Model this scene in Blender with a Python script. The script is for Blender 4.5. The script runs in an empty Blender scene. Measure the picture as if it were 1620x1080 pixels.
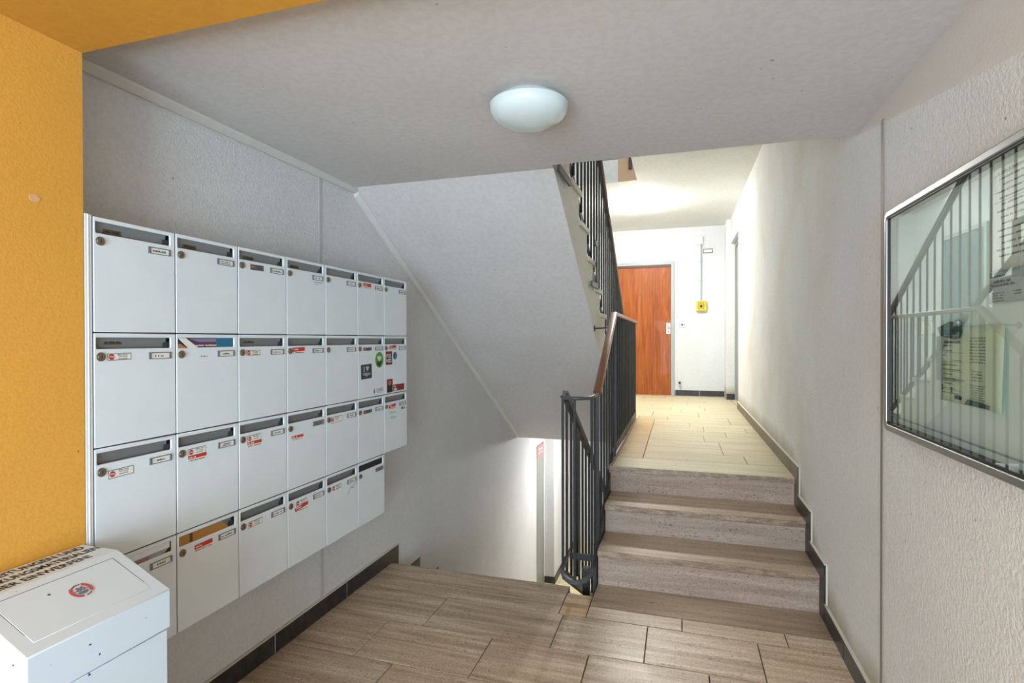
import bpy, bmesh, math, random
from mathutils import Vector, Matrix
random.seed(7)
C = bpy.context.scene.collection
PI = math.pi

# ------------------------------------------------------------------ camera, light, exposure
EYE = 1.42
cam_d = bpy.data.cameras.new('camera'); cam = bpy.data.objects.new('camera', cam_d); C.objects.link(cam)
yaw, pitch, roll = math.radians(17.12), math.radians(-.351), math.radians(-.112)
right = Vector((math.cos(yaw), math.sin(yaw), 0)); fwd = Vector((-math.sin(yaw), math.cos(yaw), 0)); up = Vector((0, 0, 1))
f2 = fwd*math.cos(pitch) + up*math.sin(pitch); u2 = up*math.cos(pitch) - fwd*math.sin(pitch)
r3 = right*math.cos(roll) + u2*math.sin(roll); u3 = u2*math.cos(roll) - right*math.sin(roll)
cam.matrix_world = Matrix(((r3.x, u3.x, -f2.x, 0), (r3.y, u3.y, -f2.y, 0), (r3.z, u3.z, -f2.z, EYE), (0, 0, 0, 1)))
cam_d.sensor_width = 36; cam_d.lens = 860/1620*36; cam_d.shift_y = 2.3/1620; cam_d.clip_start = .02
bpy.context.scene.camera = cam
vs = bpy.context.scene.view_settings
vs.view_transform = 'Standard'; vs.look = 'None'; vs.gamma = 1; vs.use_curve_mapping = False; vs.exposure = 0.13
w = bpy.data.worlds.new('world'); bpy.context.scene.world = w; w.use_nodes = True
w.node_tree.nodes['Background'].inputs[0].default_value = (.75, .85, 1, 1)
w.node_tree.nodes['Background'].inputs[1].default_value = .5
def area(name, loc, target, sx, sy, power, col):
    d = bpy.data.lights.new(name, 'AREA'); d.shape = 'RECTANGLE'; d.size = sx; d.size_y = sy; d.energy = power; d.color = col
    o = bpy.data.objects.new(name, d); C.objects.link(o); o.location = loc
    o.rotation_euler = (Vector(target)-Vector(loc)).to_track_quat('-Z', 'Y').to_euler()
    return o
DAY = 212; GLOBE = 385; LOW = 150; TOP = 200
area('entrance_daylight', (-.35, -2.35, 1.15), (-.35, 3, 1.25), 1.9, 1.9, DAY, (.68, .85, 1))

# ------------------------------------------------------------------ materials
def srgb(r, g, b):
    f = lambda c: (c/255/12.92) if c/255 <= .04045 else ((c/255+.055)/1.055)**2.4
    return (f(r), f(g), f(b), 1)
def mat(name, col, rough=.5, metal=0, spec=.5, emit=None, est=0, coat=0):
    m = bpy.data.materials.new(name); m.use_nodes = True; b = m.node_tree.nodes['Principled BSDF']
    b.inputs['Base Color'].default_value = col if len(col) == 4 else (*col, 1)
    b.inputs['Roughness'].default_value = rough; b.inputs['Metallic'].default_value = metal
    b.inputs['Specular IOR Level'].default_value = spec; b.inputs['Coat Weight'].default_value = coat
    if emit: b.inputs['Emission Color'].default_value = emit; b.inputs['Emission Strength'].default_value = est
    return m
class N:
    def __init__(s, m): s.t = m.node_tree; s.b = s.t.nodes['Principled BSDF']
    def n(s, ty, **k):
        x = s.t.nodes.new(ty)
        for a, v in k.items(): setattr(x, a, v)
        return x
    def l(s, a, b): s.t.links.new(a, b)
    def geo(s): return s.n('ShaderNodeNewGeometry').outputs['Position']
    def noise(s, vec, scale, detail=4, rough=.5, dist=0):
        x = s.n('ShaderNodeTexNoise'); s.l(vec, x.inputs['Vector']); x.inputs['Scale'].default_value = scale
        x.inputs['Detail'].default_value = detail; x.inputs['Roughness'].default_value = rough; x.inputs['Distortion'].default_value = dist
        return x.outputs['Fac']
    def scale(s, vec, v):
        x = s.n('ShaderNodeVectorMath', operation='MULTIPLY'); s.l(vec, x.inputs[0]); x.inputs[1].default_value = v; return x.outputs[0]
    def ramp(s, f, pts):
        x = s.n('ShaderNodeValToRGB'); s.l(f, x.inputs[0]); e = x.color_ramp.elements
        while len(e) < len(pts): e.new(.5)
        for i, (p, c) in enumerate(pts):
            e[i].position = p; e[i].color = c if hasattr(c, '__len__') else (c, c, c, 1)
        return x.outputs[0]
    def mix(s, f, a, b, mode='MIX'):
        x = s.n('ShaderNodeMix', data_type='RGBA', blend_type=mode)
        for v, i in ((f, 0), (a, 6), (b, 7)):
            if hasattr(v, 'links'): s.l(v, x.inputs[i])
            else: x.inputs[i].default_value = v
        return x.outputs[2]
    def math(s, op, a, b=0, clamp=False):
        x = s.n('ShaderNodeMath', operation=op, use_clamp=clamp)
        for v, i in ((a, 0), (b, 1)):
            if hasattr(v, 'links'): s.l(v, x.inputs[i])
            else: x.inputs[i].default_value = v
        return x.outputs[0]
    def bump(s, h, st, dist=.002):
        x = s.n('ShaderNodeBump'); s.l(h, x.inputs['Height']); x.inputs['Strength'].default_value = st; x.inputs['Distance'].default_value = dist
        s.l(x.outputs[0], s.b.inputs['Normal'])
    def color(s, c): s.l(c, s.b.inputs['Base Color'])

def plaster(name, col, grain=140, bump=.5, specks=True, dirt=0, lap=False):
    m = mat(name, col, .85, spec=.25); n = N(m); p = n.geo()
    base = n.mix(n.ramp(n.noise(p, 1.7, 3), [(.35, 0), (.7, 1)]), col, tuple(c*.93 for c in col[:3])+(1,))
    if dirt:
        sx = n.n('ShaderNodeSeparateXYZ'); n.l(p, sx.inputs[0])
        # scuffed, yellowed plaster: streaks and a grimy rim close above the skirting of each floor
        blot = n.ramp(n.noise(n.scale(p, (1, 1.1, .9)), 1.3, 6, .62, .3), [(.44, 0), (.72, 1)])
        ym = n.ramp(n.math('MULTIPLY', sx.outputs[1], .1), [(.27, 0), (.36, 1), (.62, 1), (.75, 0)])
        base = n.mix(n.math('MULTIPLY', n.math('MULTIPLY', blot, ym), dirt*.55), base, srgb(196, 184, 150))
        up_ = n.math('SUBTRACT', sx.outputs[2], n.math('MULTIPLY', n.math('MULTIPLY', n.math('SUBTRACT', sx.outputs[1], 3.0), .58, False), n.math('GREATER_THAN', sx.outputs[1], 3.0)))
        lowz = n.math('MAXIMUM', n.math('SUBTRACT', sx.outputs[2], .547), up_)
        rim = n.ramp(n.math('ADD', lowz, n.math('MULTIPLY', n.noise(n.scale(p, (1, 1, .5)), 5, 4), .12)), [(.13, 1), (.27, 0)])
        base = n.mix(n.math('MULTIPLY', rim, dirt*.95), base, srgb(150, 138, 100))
    gr_ = n.noise(p, grain*.6, 2, .5)
    base = n.mix(n.math('MULTIPLY', n.ramp(gr_, [(.42, 1), (.56, 0)]), .2), base, tuple(c*.72 for c in col[:3])+(1,))
    if specks:
        sp = n.ramp(n.noise(p, 46, 2, .4), [(.765, 0), (.785, 1)])
        base = n.mix(n.math('MULTIPLY', sp, .55), base, srgb(60, 55, 48))
    h = n.noise(p, grain, 3, .6)
    if lap:   # the ceiling's smooth paint laps down the wall to a slanting brush line
        sx = n.n('ShaderNodeSeparateXYZ'); n.l(p, sx.inputs[0])
        line = n.math('ADD', n.math('MULTIPLY', sx.outputs[1], .197), 1.753)
        msk = n.math('MULTIPLY', n.math('GREATER_THAN', sx.outputs[2], line), n.math('LESS_THAN', sx.outputs[1], 2.6))
        base = n.mix(msk, base, srgb(214, 208, 203)); h = n.math('MULTIPLY', h, n.math('SUBTRACT', 1, n.math('MULTIPLY', msk, .85)))
    n.color(base); n.bump(h, bump, .0045)
    return m
M_wall = plaster('white_roughcast', srgb(222, 223, 224), 110, 1.0)
M_wallr = plaster('white_roughcast_stained', srgb(226, 227, 225), 85, 1.0, dirt=.85, lap=True)
M_ceil = plaster('ceiling_paint', srgb(216, 212, 210), 60, .12)
M_ceilh = plaster('corridor_ceiling_paint', srgb(230, 231, 228), 60, .12, False)
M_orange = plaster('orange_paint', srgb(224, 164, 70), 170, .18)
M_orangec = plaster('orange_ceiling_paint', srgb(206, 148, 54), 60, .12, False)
M_cream = plaster('cream_paint', srgb(230, 228, 218), 90, .2, False)
M_mould = mat('off_white_gloss_paint', srgb(216, 215, 210), .5)
M_gapshade = mat('beige_gap_shade', srgb(196, 168, 138), .6)

def stone(name, a, b, c, pits=1.0, rough=.34):
    m = mat(name, a, rough, spec=.45); n = N(m)
    tc = n.geo(); oi = n.n('ShaderNodeObjectInfo').outputs['Random']
    off = n.n('ShaderNodeVectorMath', operation='ADD'); n.l(tc, off.inputs[0])
    cb = n.n('ShaderNodeCombineXYZ'); n.l(n.math('MULTIPLY', oi, 37.), cb.inputs[0]); n.l(n.math('MULTIPLY', oi, 91.), cb.inputs[1]); n.l(n.math('MULTIPLY', oi, 53.), cb.inputs[2])
    n.l(cb.outputs[0], off.inputs[1]); p = off.outputs[0]
    st = n.noise(n.scale(p, (1.1, 16, 16)), 1.5, 7, .62, .35)
    base = n.ramp(st, [(.3, a), (.5, b), (.66, c)])
    cloud = n.noise(p, 5, 4, .6)
    base = n.mix(n.math('MULTIPLY', cloud, .5), base, b)
    pit = n.noise(n.scale(p, (48, 150, 150)), 1, 4, .65)
    bands = n.ramp(n.noise(n.scale(p, (.9, 14, 14)), 2.2, 4), [(.42, 0), (.62, 1)])
    pm = n.math('MULTIPLY', n.ramp(pit, [(.57, 0), (.64, 1)]), n.math('ADD', n.math('MULTIPLY', bands, .75), .2))
    dark = tuple(x*.32 for x in a[:3])+(1,)
    base = n.mix(n.math('MULTIPLY', pm, pits), base, dark)
    grain = n.noise(n.scale(p, (150, 260, 260)), 1, 2, .5)
    base = n.mix(n.math('MULTIPLY', n.ramp(grain, [(.35, 1), (.55, 0)]), .42), base, dark)
    tint = n.ramp(oi, [(0, (.86, .85, .84, 1)), (.5, (1, 1, 1, 1)), (1, (1.0, .95, .9, 1))])
    base = n.mix(.8, base, tint, 'MULTIPLY')
    n.color(base)
    n.l(n.math('ADD', n.math('MULTIPLY', cloud, .2), rough-.06), n.b.inputs['Roughness'])
    n.bump(n.math('SUBTRACT', 1, pm), .25, .001)
    return m
M_groutu = mat('pale_grout', srgb(168, 156, 126), .9)
M_trav = stone('travertine_floor', srgb(148, 122, 98), srgb(196, 174, 148), srgb(230, 216, 196))
M_travu = stone('travertine_pale', srgb(188, 176, 140), srgb(212, 201, 166), srgb(226, 217, 186), .5, .38)
M_travb = stone('travertine_peach', srgb(196, 164, 118), srgb(214, 188, 142), srgb(222, 202, 160), .5, .38)
M_travp = stone('travertine_warm', srgb(176, 138, 102), srgb(208, 176, 138), srgb(226, 204, 172))
M_tread = stone('travertine_step', srgb(160, 136, 114), srgb(190, 168, 144), srgb(212, 194, 170))
n = N(M_tread)   # kicked and grimy front edges
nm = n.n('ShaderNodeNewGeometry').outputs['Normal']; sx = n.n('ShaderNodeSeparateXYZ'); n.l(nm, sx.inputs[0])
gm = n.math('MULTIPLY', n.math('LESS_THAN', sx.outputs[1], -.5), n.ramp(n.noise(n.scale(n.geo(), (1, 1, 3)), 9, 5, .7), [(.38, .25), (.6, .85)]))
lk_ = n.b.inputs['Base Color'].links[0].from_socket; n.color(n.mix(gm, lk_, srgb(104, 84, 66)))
M_riser = stone('travertine_riser', srgb(140, 122, 108), srgb(166, 148, 134), srgb(184, 168, 154), 1.1, .55)
M_treadw = stone('pale_tread', srgb(196, 188, 170), srgb(208, 202, 186), srgb(222, 216, 202), .3, .5)
M_grout = mat('dark_grout', srgb(62, 50, 38), .9)
M_concrete = mat('concrete', srgb(190, 184, 172), .9)
M_skirt = mat('black_slate', srgb(34, 33, 32), .38)
def addnoise(m, sc, amt, col2):
    n = N(m); base = tuple(n.b.inputs['Base Color'].default_value)
    n.color(n.mix(n.math('MULTIPLY', n.ramp(n.noise(n.geo(), sc, 4), [(.4, 0), (.75, 1)]), amt), base, col2))
addnoise(M_skirt, 30, .5, srgb(82, 76, 68))
M_brownskirt = mat('brown_slate', srgb(92, 80, 66), .4); addnoise(M_brownskirt, 30, .5, srgb(120, 106, 88))
M_mortar = mat('pale_mortar', srgb(205, 200, 188), .8)
M_iron = mat('black_iron_paint', srgb(42, 43, 45), .42, spec=.5); addnoise(M_iron, 24, .6, srgb(66, 68, 70))
M_iron2 = mat('grey_iron_paint', srgb(62, 64, 66), .42); addnoise(M_iron2, 20, .5, srgb(110, 112, 114))
M_brown = mat('brown_handrail', srgb(122, 78, 50), .32, coat=.2)
M_browne = mat('handrail_edge', srgb(176, 140, 120), .4)
M_box = mat('white_box_paint', srgb(220, 229, 235), .38, spec=.4); addnoise(M_box, 9, .18, srgb(196, 204, 208))
M_bin = mat('white_bin_paint', srgb(212, 228, 242), .36)
n = N(M_bin); sp = n.ramp(n.noise(n.geo(), 55, 2, .4), [(.745, 0), (.76, 1)]); n.color(n.mix(sp, srgb(212, 228, 242), srgb(60, 60, 60)))
M_boxin = mat('grey_box_inside', srgb(120, 124, 126), .6)
M_gap = mat('dark_gap', srgb(48, 50, 52), .8)
M_flap = mat('dark_grey_flap', srgb(128, 132, 134), .4, .3)
M_badge = mat('bronze_badge', srgb(96, 84, 62), .45, .5)
M_lock = mat('nickel_lock', srgb(150, 138, 120), .33, .85)
M_lockd = mat('lock_dark', srgb(66, 54, 44), .5, .3)
M_plate = mat('grey_plate_frame', srgb(128, 132, 136), .4, .4)
M_paper = mat('white_paper', srgb(226, 226, 220), .8)
M_ink = mat('black_ink', srgb(40, 40, 42), .8)
M_inkg = mat('grey_ink', srgb(96, 96, 96), .8)
M_red = mat('red_print', srgb(196, 54, 36), .6)
M_dred = mat('dark_red_print', srgb(132, 34, 30), .6)
M_stop = mat('stop_red', srgb(190, 40, 50), .6)
M_green = mat('green_print', srgb(88, 150, 52), .6)
M_dgreen = mat('dark_green_print', srgb(24, 70, 52), .6)
M_teal = mat('teal_print', srgb(44, 116, 128), .6)
M_slate = mat('slate_print', srgb(48, 62, 64), .6)
M_black = mat('black_print', srgb(24, 22, 22), .6)
M_gink = mat('green_pen', srgb(96, 186, 96), .7)
M_blue = mat('blue_print', srgb(38, 104, 140), .4)
M_purple = mat('purple_print', srgb(98, 58, 92), .4)
M_card = mat('cardboard', srgb(168, 122, 58), .7)
M_bluegrey = mat('blue_grey_print', srgb(96, 120, 150), .6)
M_pink = mat('rose_ring', srgb(186, 84, 104), .6)
M_alu = mat('brushed_aluminium', srgb(158, 160, 158), .36, .8)
M_case = mat('case_back_panel', srgb(222, 232, 230), .55)
M_seal = mat('black_seal', srgb(26, 28, 28), .5)
M_flyer = mat('pale_green_paper', srgb(204, 212, 184), .75)
M_photo = mat('dark_blue_grey_poster', srgb(86, 106, 120), .5)
n = N(M_photo); n.color(n.ramp(n.noise(n.geo(), 14, 6, .6, 1.2), [(.35, srgb(62, 84, 100)), (.52, srgb(96, 116, 128)), (.7, srgb(122, 138, 146))]))
M_steel = mat('grey_steel_frame', srgb(152, 156, 150), .4, .3)
M_frame = mat('pale_steel_door_frame', srgb(162, 174, 172), .45)
M_bowl = mat('opal_glass', srgb(206, 218, 218), .12, spec=.6)
M_bowlbase = mat('lamp_base_metal', srgb(196, 196, 190), .4)
M_glow = mat('lit_opal_glass', srgb(240, 240, 230), .3, emit=(1, .995, .95, 1), est=GLOBE)
M_glow2 = mat('lit_opal_glass_lower', srgb(240, 240, 230), .3, emit=(.98, .99, 1, 1), est=LOW)
M_fillglow = mat('added_fill_glow_upper', srgb(240, 240, 230), .3, emit=(.95, .98, 1, 1), est=TOP)
M_yellow = mat('yellow_plastic', srgb(232, 196, 40), .4)
M_white = mat('white_plastic', srgb(230, 230, 224), .4)
M_seam = mat('joint_strip', srgb(138, 132, 122), .6)
M_seaml = mat('pale_joint_strip', srgb(194, 193, 191), .7)
# door veneer
M_door = mat('orange_veneer', srgb(176, 84, 28), .45, spec=.3, coat=.06); n = N(M_door)
p = n.scale(n.geo(), (16, 1, 1.1)); gr = n.noise(p, 1.2, 6, .65, 1.4)
c = n.ramp(gr, [(.28, srgb(104, 48, 12)), (.46, srgb(146, 74, 20)), (.6, srgb(164, 90, 30)), (.76, srgb(188, 118, 58))])
fine = n.noise(n.scale(n.geo(), (220, 1, 5)), 1, 3, .6); n.color(n.mix(n.math('MULTIPLY', fine, .35), c, srgb(140, 62, 20)))
# pane glass
M_glass = bpy.data.materials.new('case_glass'); M_glass.use_nodes = True; t = M_glass.node_tree; t.nodes.clear()
o_ = t.nodes.new('ShaderNodeOutputMaterial'); mx = t.nodes.new('ShaderNodeMixShader'); tr = t.nodes.new('ShaderNodeBsdfTransparent')
tr.inputs[0].default_value = (.95, .99, .985, 1); gl = t.nodes.new('ShaderNodeBsdfGlossy'); gl.inputs['Roughness'].default_value = .004
gl.inputs['Color'].default_value = (.92, 1, 1, 1)
lw = t.nodes.new('ShaderNodeLayerWeight'); lw.inputs[0].default_value = .5
pw = t.nodes.new('ShaderNodeMath'); pw.operation = 'POWER'; pw.inputs[1].default_value = 4.5; t.links.new(lw.outputs['Facing'], pw.inputs[0])
fr = t.nodes.new('ShaderNodeMath'); fr.operation = 'MULTIPLY_ADD'; fr.inputs[1].default_value = .9; fr.inputs[2].default_value = .07; t.links.new(pw.outputs[0], fr.inputs[0])
t.links.new(fr.outputs[0], mx.inputs[0]); t.links.new(tr.outputs[0], mx.inputs[1]); t.links.new(gl.outputs[0], mx.inputs[2]); t.links.new(mx.outputs[0], o_.inputs[0])

# ------------------------------------------------------------------ mesh helpers (world coordinates)
class MB:
    def __init__(s): s.v = []; s.f = []; s.m = []; s.mi = 0
    def add(s, vs_, fs):
        k = len(s.v); s.v += [tuple(x) for x in vs_]; s.f += [tuple(i+k for i in q) for q in fs]; s.m += [s.mi]*len(fs); return s
    def box(s, x0, x1, y0, y1, z0, z1):
        if x0 > x1: x0, x1 = x1, x0
        if y0 > y1: y0, y1 = y1, y0
        if z0 > z1: z0, z1 = z1, z0
        return s.add([(x0, y0, z0), (x1, y0, z0), (x1, y1, z0), (x0, y1, z0), (x0, y0, z1), (x1, y0, z1), (x1, y1, z1), (x0, y1, z1)],
                     [(3, 2, 1, 0), (4, 5, 6, 7), (0, 1, 5, 4), (1, 2, 6, 5), (2, 3, 7, 6), (3, 0, 4, 7)])
    def prism(s, pts, axis, a, b):
        """polygon given in the two other axes (in xyz order), extruded along axis from a to b"""
        n = len(pts)
        def P(p, t):
            q = list(p); q.insert(axis, t); return tuple(q)
        return s.add([P(p, a) for p in pts]+[P(p, b) for p in pts],
                     [tuple(range(n))[::-1], tuple(range(n, 2*n))]+[(i, (i+1) % n, n+(i+1) % n, n+i) for i in range(n)])
    def tube(s, path, r, n=10, closed=False, flat=1.0, upv=(0, 0, 1)):
        """round (or flattened: flat scales across the up vector) tube along points"""
        P = [Vector(p) for p in path]; vs_ = []; k = len(P)
        for i, p in enumerate(P):
            d = (P[min(i+1, k-1)]-P[max(i-1, 0)]).normalized()
            u = Vector(upv)
            if abs(d.dot(u)) > .95: u = Vector((0, 1, 0))
            a = d.cross(u).normalized(); b = a.cross(d).normalized()
            for j in range(n):
                t_ = 2*PI*j/n; vs_.append(p + a*math.cos(t_)*r + b*math.sin(t_)*r*flat)
        fs = [(i*n+j, i*n+(j+1) % n, (i+1)*n+(j+1) % n, (i+1)*n+j) for i in range(k-1) for j in range(n)]
        fs += [tuple(range(n))[::-1], tuple((k-1)*n+j for j in range(n))]
        return s.add(vs_, fs)
    def bar(s, path, w, h):
        """rectangular bar along a path: w sideways (horizontal), h vertical"""
        P = [Vector(p) for p in path]; vs_ = []; k = len(P)
        for i, p in enumerate(P):
            d = (P[min(i+1, k-1)]-P[max(i-1, 0)]); d.z = 0
            a = d.normalized().cross(Vector((0, 0, 1))) if d.length > 1e-6 else Vector((1, 0, 0))
            for sx, sz in ((-1, -1), (1, -1), (1, 1), (-1, 1)): vs_.append(p + a*sx*w/2 + Vector((0, 0, sz*h/2)))
        fs = [(i*4+j, i*4+(j+1) % 4, (i+1)*4+(j+1) % 4, (i+1)*4+j) for i in range(k-1) for j in range(4)]+[(3, 2, 1, 0), tuple((k-1)*4+j for j in range(4))]
        return s.add(vs_, fs)
    def lathe(s, c, prof, n=32):
        """profile of (r, z) about a vertical axis through c"""
        vs_ = []; 
        for r, z in prof:
            for j in range(n): vs_.append((c[0]+r*math.cos(2*PI*j/n), c[1]+r*math.sin(2*PI*j/n), c[2]+z))
        k = len(prof)
        fs = [(i*n+j, i*n+(j+1) % n, (i+1)*n+(j+1) % n, (i+1)*n+j) for i in range(k-1) for j in range(n)]
        fs += [tuple(range(n))[::-1], tuple((k-1)*n+j for j in range(n))]
        return s.add(vs_, fs)
    def disc(s, c, axis, r, t, n=24, ry=None, r0=0):
        """flat disc (or ring) of thickness t along axis, c is its base centre"""
        ry = ry or r
        def P(a, rr, tt):
            k = rr/r if r else 1
            q = [rr*math.cos(a), ry*k*math.sin(a)]; q.insert(axis, tt); return (c[0]+q[0], c[1]+q[1], c[2]+q[2])
        A = [2*PI*j/n for j in range(n)]
        if not r0:
            return s.add([P(a, r, 0) for a in A]+[P(a, r, t) for a in A], [tuple(range(n))[::-1], tuple(range(n, 2*n))]+[(i, (i+1) % n, n+(i+1) % n, n+i) for i in range(n)])
        vs_ = [P(a, r, 0) for a in A]+[P(a, r, t) for a in A]+[P(a, r0, t) for a in A]+[P(a, r0, 0) for a in A]
        return s.add(vs_, [(q*n+i, q*n+(i+1) % n, ((q+1) % 4)*n+(i+1) % n, ((q+1) % 4)*n+i) for q in range(4) for i in range(n)])
def obj(name, mb, m, parent=None, smooth=False, bevel=0, struct=False, origin=None, seg=2):
    v = mb.v; lo = [min(p[i] for p in v) for i in range(3)]; hi = [max(p[i] for p in v) for i in range(3)]
    o0 = Vector(origin) if origin else Vector(((lo[0]+hi[0])/2, (lo[1]+hi[1])/2, lo[2]))
    me = bpy.data.meshes.new(name); me.from_pydata([tuple(Vector(p)-o0) for p in v], [], mb.f)
    for mm in (m if isinstance(m, (list, tuple)) else [m]): me.materials.append(mm)
    if isinstance(m, (list, tuple)):
        for p, i in zip(me.polygons, mb.m): p.material_index = i
    bm = bmesh.new(); bm.from_mesh(me); bmesh.ops.recalc_face_normals(bm, faces=bm.faces); bm.to_mesh(me); bm.free()
    if smooth:
        for p in me.polygons: p.use_smooth = True
        try: me.set_sharp_from_angle(angle=math.radians(38))
        except Exception: pass
    o = bpy.data.objects.new(name, me); C.objects.link(o)
    o.location = o0 - (wpos(parent) if parent else Vector((0, 0, 0)))
    if parent: o.parent = parent
    o['wp'] = list(o0)
    if bevel:
        b = o.modifiers.new('bevel', 'BEVEL'); b.width = bevel; b.segments = seg; b.limit_method = 'ANGLE'; b.angle_limit = math.radians(40)
        if not smooth:
            for p in me.polygons: p.use_smooth = True
            try: me.set_sharp_from_angle(angle=math.radians(30))
            except Exception: pass
    if struct: o['kind'] = 'structure'
    return o
def wpos(o): return Vector(o['wp'])
def thing(name, loc, label, cat, group=None):
    o = bpy.data.objects.new(name, None); C.objects.link(o); o.empty_display_size = .1
    o.location = loc; o['wp'] = list(loc); tag(o, label, cat, group); return o
def tag(o, label, cat, group=None):
    o['label'] = label; o['category'] = cat
    if group: o['group'] = group
    return o
def copy_tree(o, delta=None, parent=None):
    c = o.copy(); C.objects.link(c)
    if parent: c.parent = parent
    if delta is not None: c.location = o.location + Vector(delta)
    for ch in o.children: copy_tree(ch, None, c)
    return c
def move_wp(o, d):
    o['wp'] = list(Vector(o['wp'])+Vector(d))
    for ch in o.children: move_wp(ch, d)
def plate_hole(outer, holes, axis, a, b):
    """flat plate with holes: outlines in the two other axes, thickness a..b along axis"""
    bm = bmesh.new()
    def loop(pts):
        vs_ = []
        for p in pts:
            q = list(p); q.insert(axis, a); vs_.append(bm.verts.new(q))
        return [bm.edges.new((vs_[i], vs_[(i+1) % len(vs_)])) for i in range(len(vs_))]
    es = loop(outer)
    for h in holes: es += loop(h)
    r = bmesh.ops.triangle_fill(bm, use_beauty=True, use_dissolve=False, edges=es)
    fs = [g for g in r['geom'] if isinstance(g, bmesh.types.BMFace)]
    e = bmesh.ops.extrude_face_region(bm, geom=fs); d = [0, 0, 0]; d[axis] = b-a
    bmesh.ops.translate(bm, verts=[g for g in e['geom'] if isinstance(g, bmesh.types.BMVert)], vec=d)
    mb = MB(); bm.verts.index_update(); mb.v = [tuple(v.co) for v in bm.verts]; mb.f = [tuple(v.index for v in f.verts) for f in bm.faces]; mb.m = [0]*len(mb.f)
    bm.free(); return mb
def rrect(a0, a1, b0, b1, r, n=4):
    pts = []
    for cx_, cy_, s0 in ((a1-r, b1-r, 0), (a0+r, b1-r, PI/2), (a0+r, b0+r, PI), (a1-r, b0+r, 3*PI/2)):
        for i in range(n+1):
            t_ = s0+PI/2*i/n; pts.append((cx_+r*math.cos(t_), cy_+r*math.sin(t_)))
    return pts
_tc = {}
def text_mesh(txt, bold=0):
    k = (txt, bold)
    if k not in _tc:
        cu = bpy.data.curves.new('t', 'FONT'); cu.body = txt; cu.size = 1; cu.offset = bold; cu.resolution_u = 2; cu.align_x = 'LEFT'
        o = bpy.data.objects.new('t', cu); C.objects.link(o); bpy.context.view_layer.update()
        me = o.to_mesh(); _tc[k] = ([tuple(v.co) for v in me.vertices], [tuple(p.vertices) for p in me.polygons])
        o.to_mesh_clear(); bpy.data.objects.remove(o); bpy.data.curves.remove(cu)
    return _tc[k]
def text_mb(mb, txt, centre, ux, uy, w_, h_, bold=.015):
    """lay flat lettering inside a w x h box centred at centre, ux = reading direction, uy = up"""
    vs_, fs = text_mesh(txt, bold); xs = [v[0] for v in vs_]; ys = [v[1] for v in vs_]
    x0, x1, y0, y1 = min(xs), max(xs), min(ys), max(ys); ux = Vector(ux); uy = Vector(uy); c_ = Vector(centre)
    mb.add([c_ + ux*((v[0]-x0)/(x1-x0)-.5)*w_ + uy*((v[1]-y0)/(y1-y0)-.5)*h_ for v in vs_], fs); return mb
def greek(mb, c, ux, uy, w_, h_, words=3, rnd=random):
    """tiny unreadable line of print: short dashes of uneven height"""
    ux = Vector(ux); uy = Vector(uy); c = Vector(c); x = -.5*w_
    total = max(3, int(w_/(h_*.75)))
    for i in range(total):
        cw = w_/total
        if rnd.random() > .14:
            hh = h_*(.6+.4*rnd.random()); a = c+ux*x-uy*h_*.5; ww = cw*.72
            mb.add([a, a+ux*ww, a+ux*ww+uy*hh, a+uy*hh], [(0, 1, 2, 3)])
        x += cw
    return mb

# ------------------------------------------------------------------ setting
XL, XR, XO = -1.765, .706, -1.55
YE = 8.83; ZC = 2.275; ZU = .547; ZH = 3.147; ZLOW = -1.9
TOPZ = 5.2
# left wall (with the narrow opening in the basement level)
m = MB(); m.box(XL-.2, XL, 1.0, 6.79, ZLOW-.2, TOPZ); m.box(XL-.2, XL, 6.79, 7.18, .04, TOPZ); m.box(XL-.2, XL, 7.18, YE+.2, ZLOW-.2, TOPZ)
wl = obj('wall_left', m, M_wall, struct=True)
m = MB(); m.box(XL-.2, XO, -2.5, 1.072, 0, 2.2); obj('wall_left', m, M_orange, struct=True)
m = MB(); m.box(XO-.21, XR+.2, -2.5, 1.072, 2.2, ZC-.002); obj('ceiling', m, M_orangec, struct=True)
# right wall: plane, door opening near the far end, thicker pier behind it
m = MB(); m.box(XR, XR+.2, -2.5, 7.365, ZLOW-.2, TOPZ); m.box(XR, XR+.2, 7.365, 8.42, 2.79, TOPZ); m.box(XR+.085, XR+.2, 7.365, 8.42, ZLOW-.2, 2.79)
m.box(.65, XR+.2, 8.42, YE, ZLOW-.2, TOPZ)
wr = obj('wall_right', m, M_wallr, struct=True)
m = MB(); m.box(XL-.2, XR+.2, YE, YE+.2, ZLOW-.2, TOPZ)
wb = obj('wall_back', m, M_wall, struct=True)
# slab over the entrance = ceiling of the foreground
m = MB(); m.box(XL-.02, XR+.02, -2.5, 2.61, ZC, 2.53); obj('ceiling', m, M_ceil, struct=True)
# corridor ceiling slab on the upper level
m = MB(); m.box(-.44, XR+.02, 3.7, YE+.02, ZH, 3.4); m.box(XL-.02, -.44, 6.07, YE+.02, ZH, 3.4); obj('ceiling', m, M_ceilh, struct=True)
m = MB(); m.box(XL-.2, XR+.2, .8, YE+.2, TOPZ, TOPZ+.1); obj('ceiling', m, M_ceilh, struct=True)
m = MB(); m.box(XL-.2, XR+.2, .8, 1.0, 2.53, TOPZ); obj('wall_front', m, M_wall, struct=True)
# beige panel on the slab edge, its brown stands for shade in the stair gap
m = MB(); m.box(-.645, -.44, 6.052, 6.07, ZH, 3.4); fb = obj('gap_shade_panel', m, M_gapshade, struct=True)
m = MB(); m.box(-.53, -.495, 6.03, 6.052, 3.275, 3.40); obj('fixing_plate', m, M_iron, fb)
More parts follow.
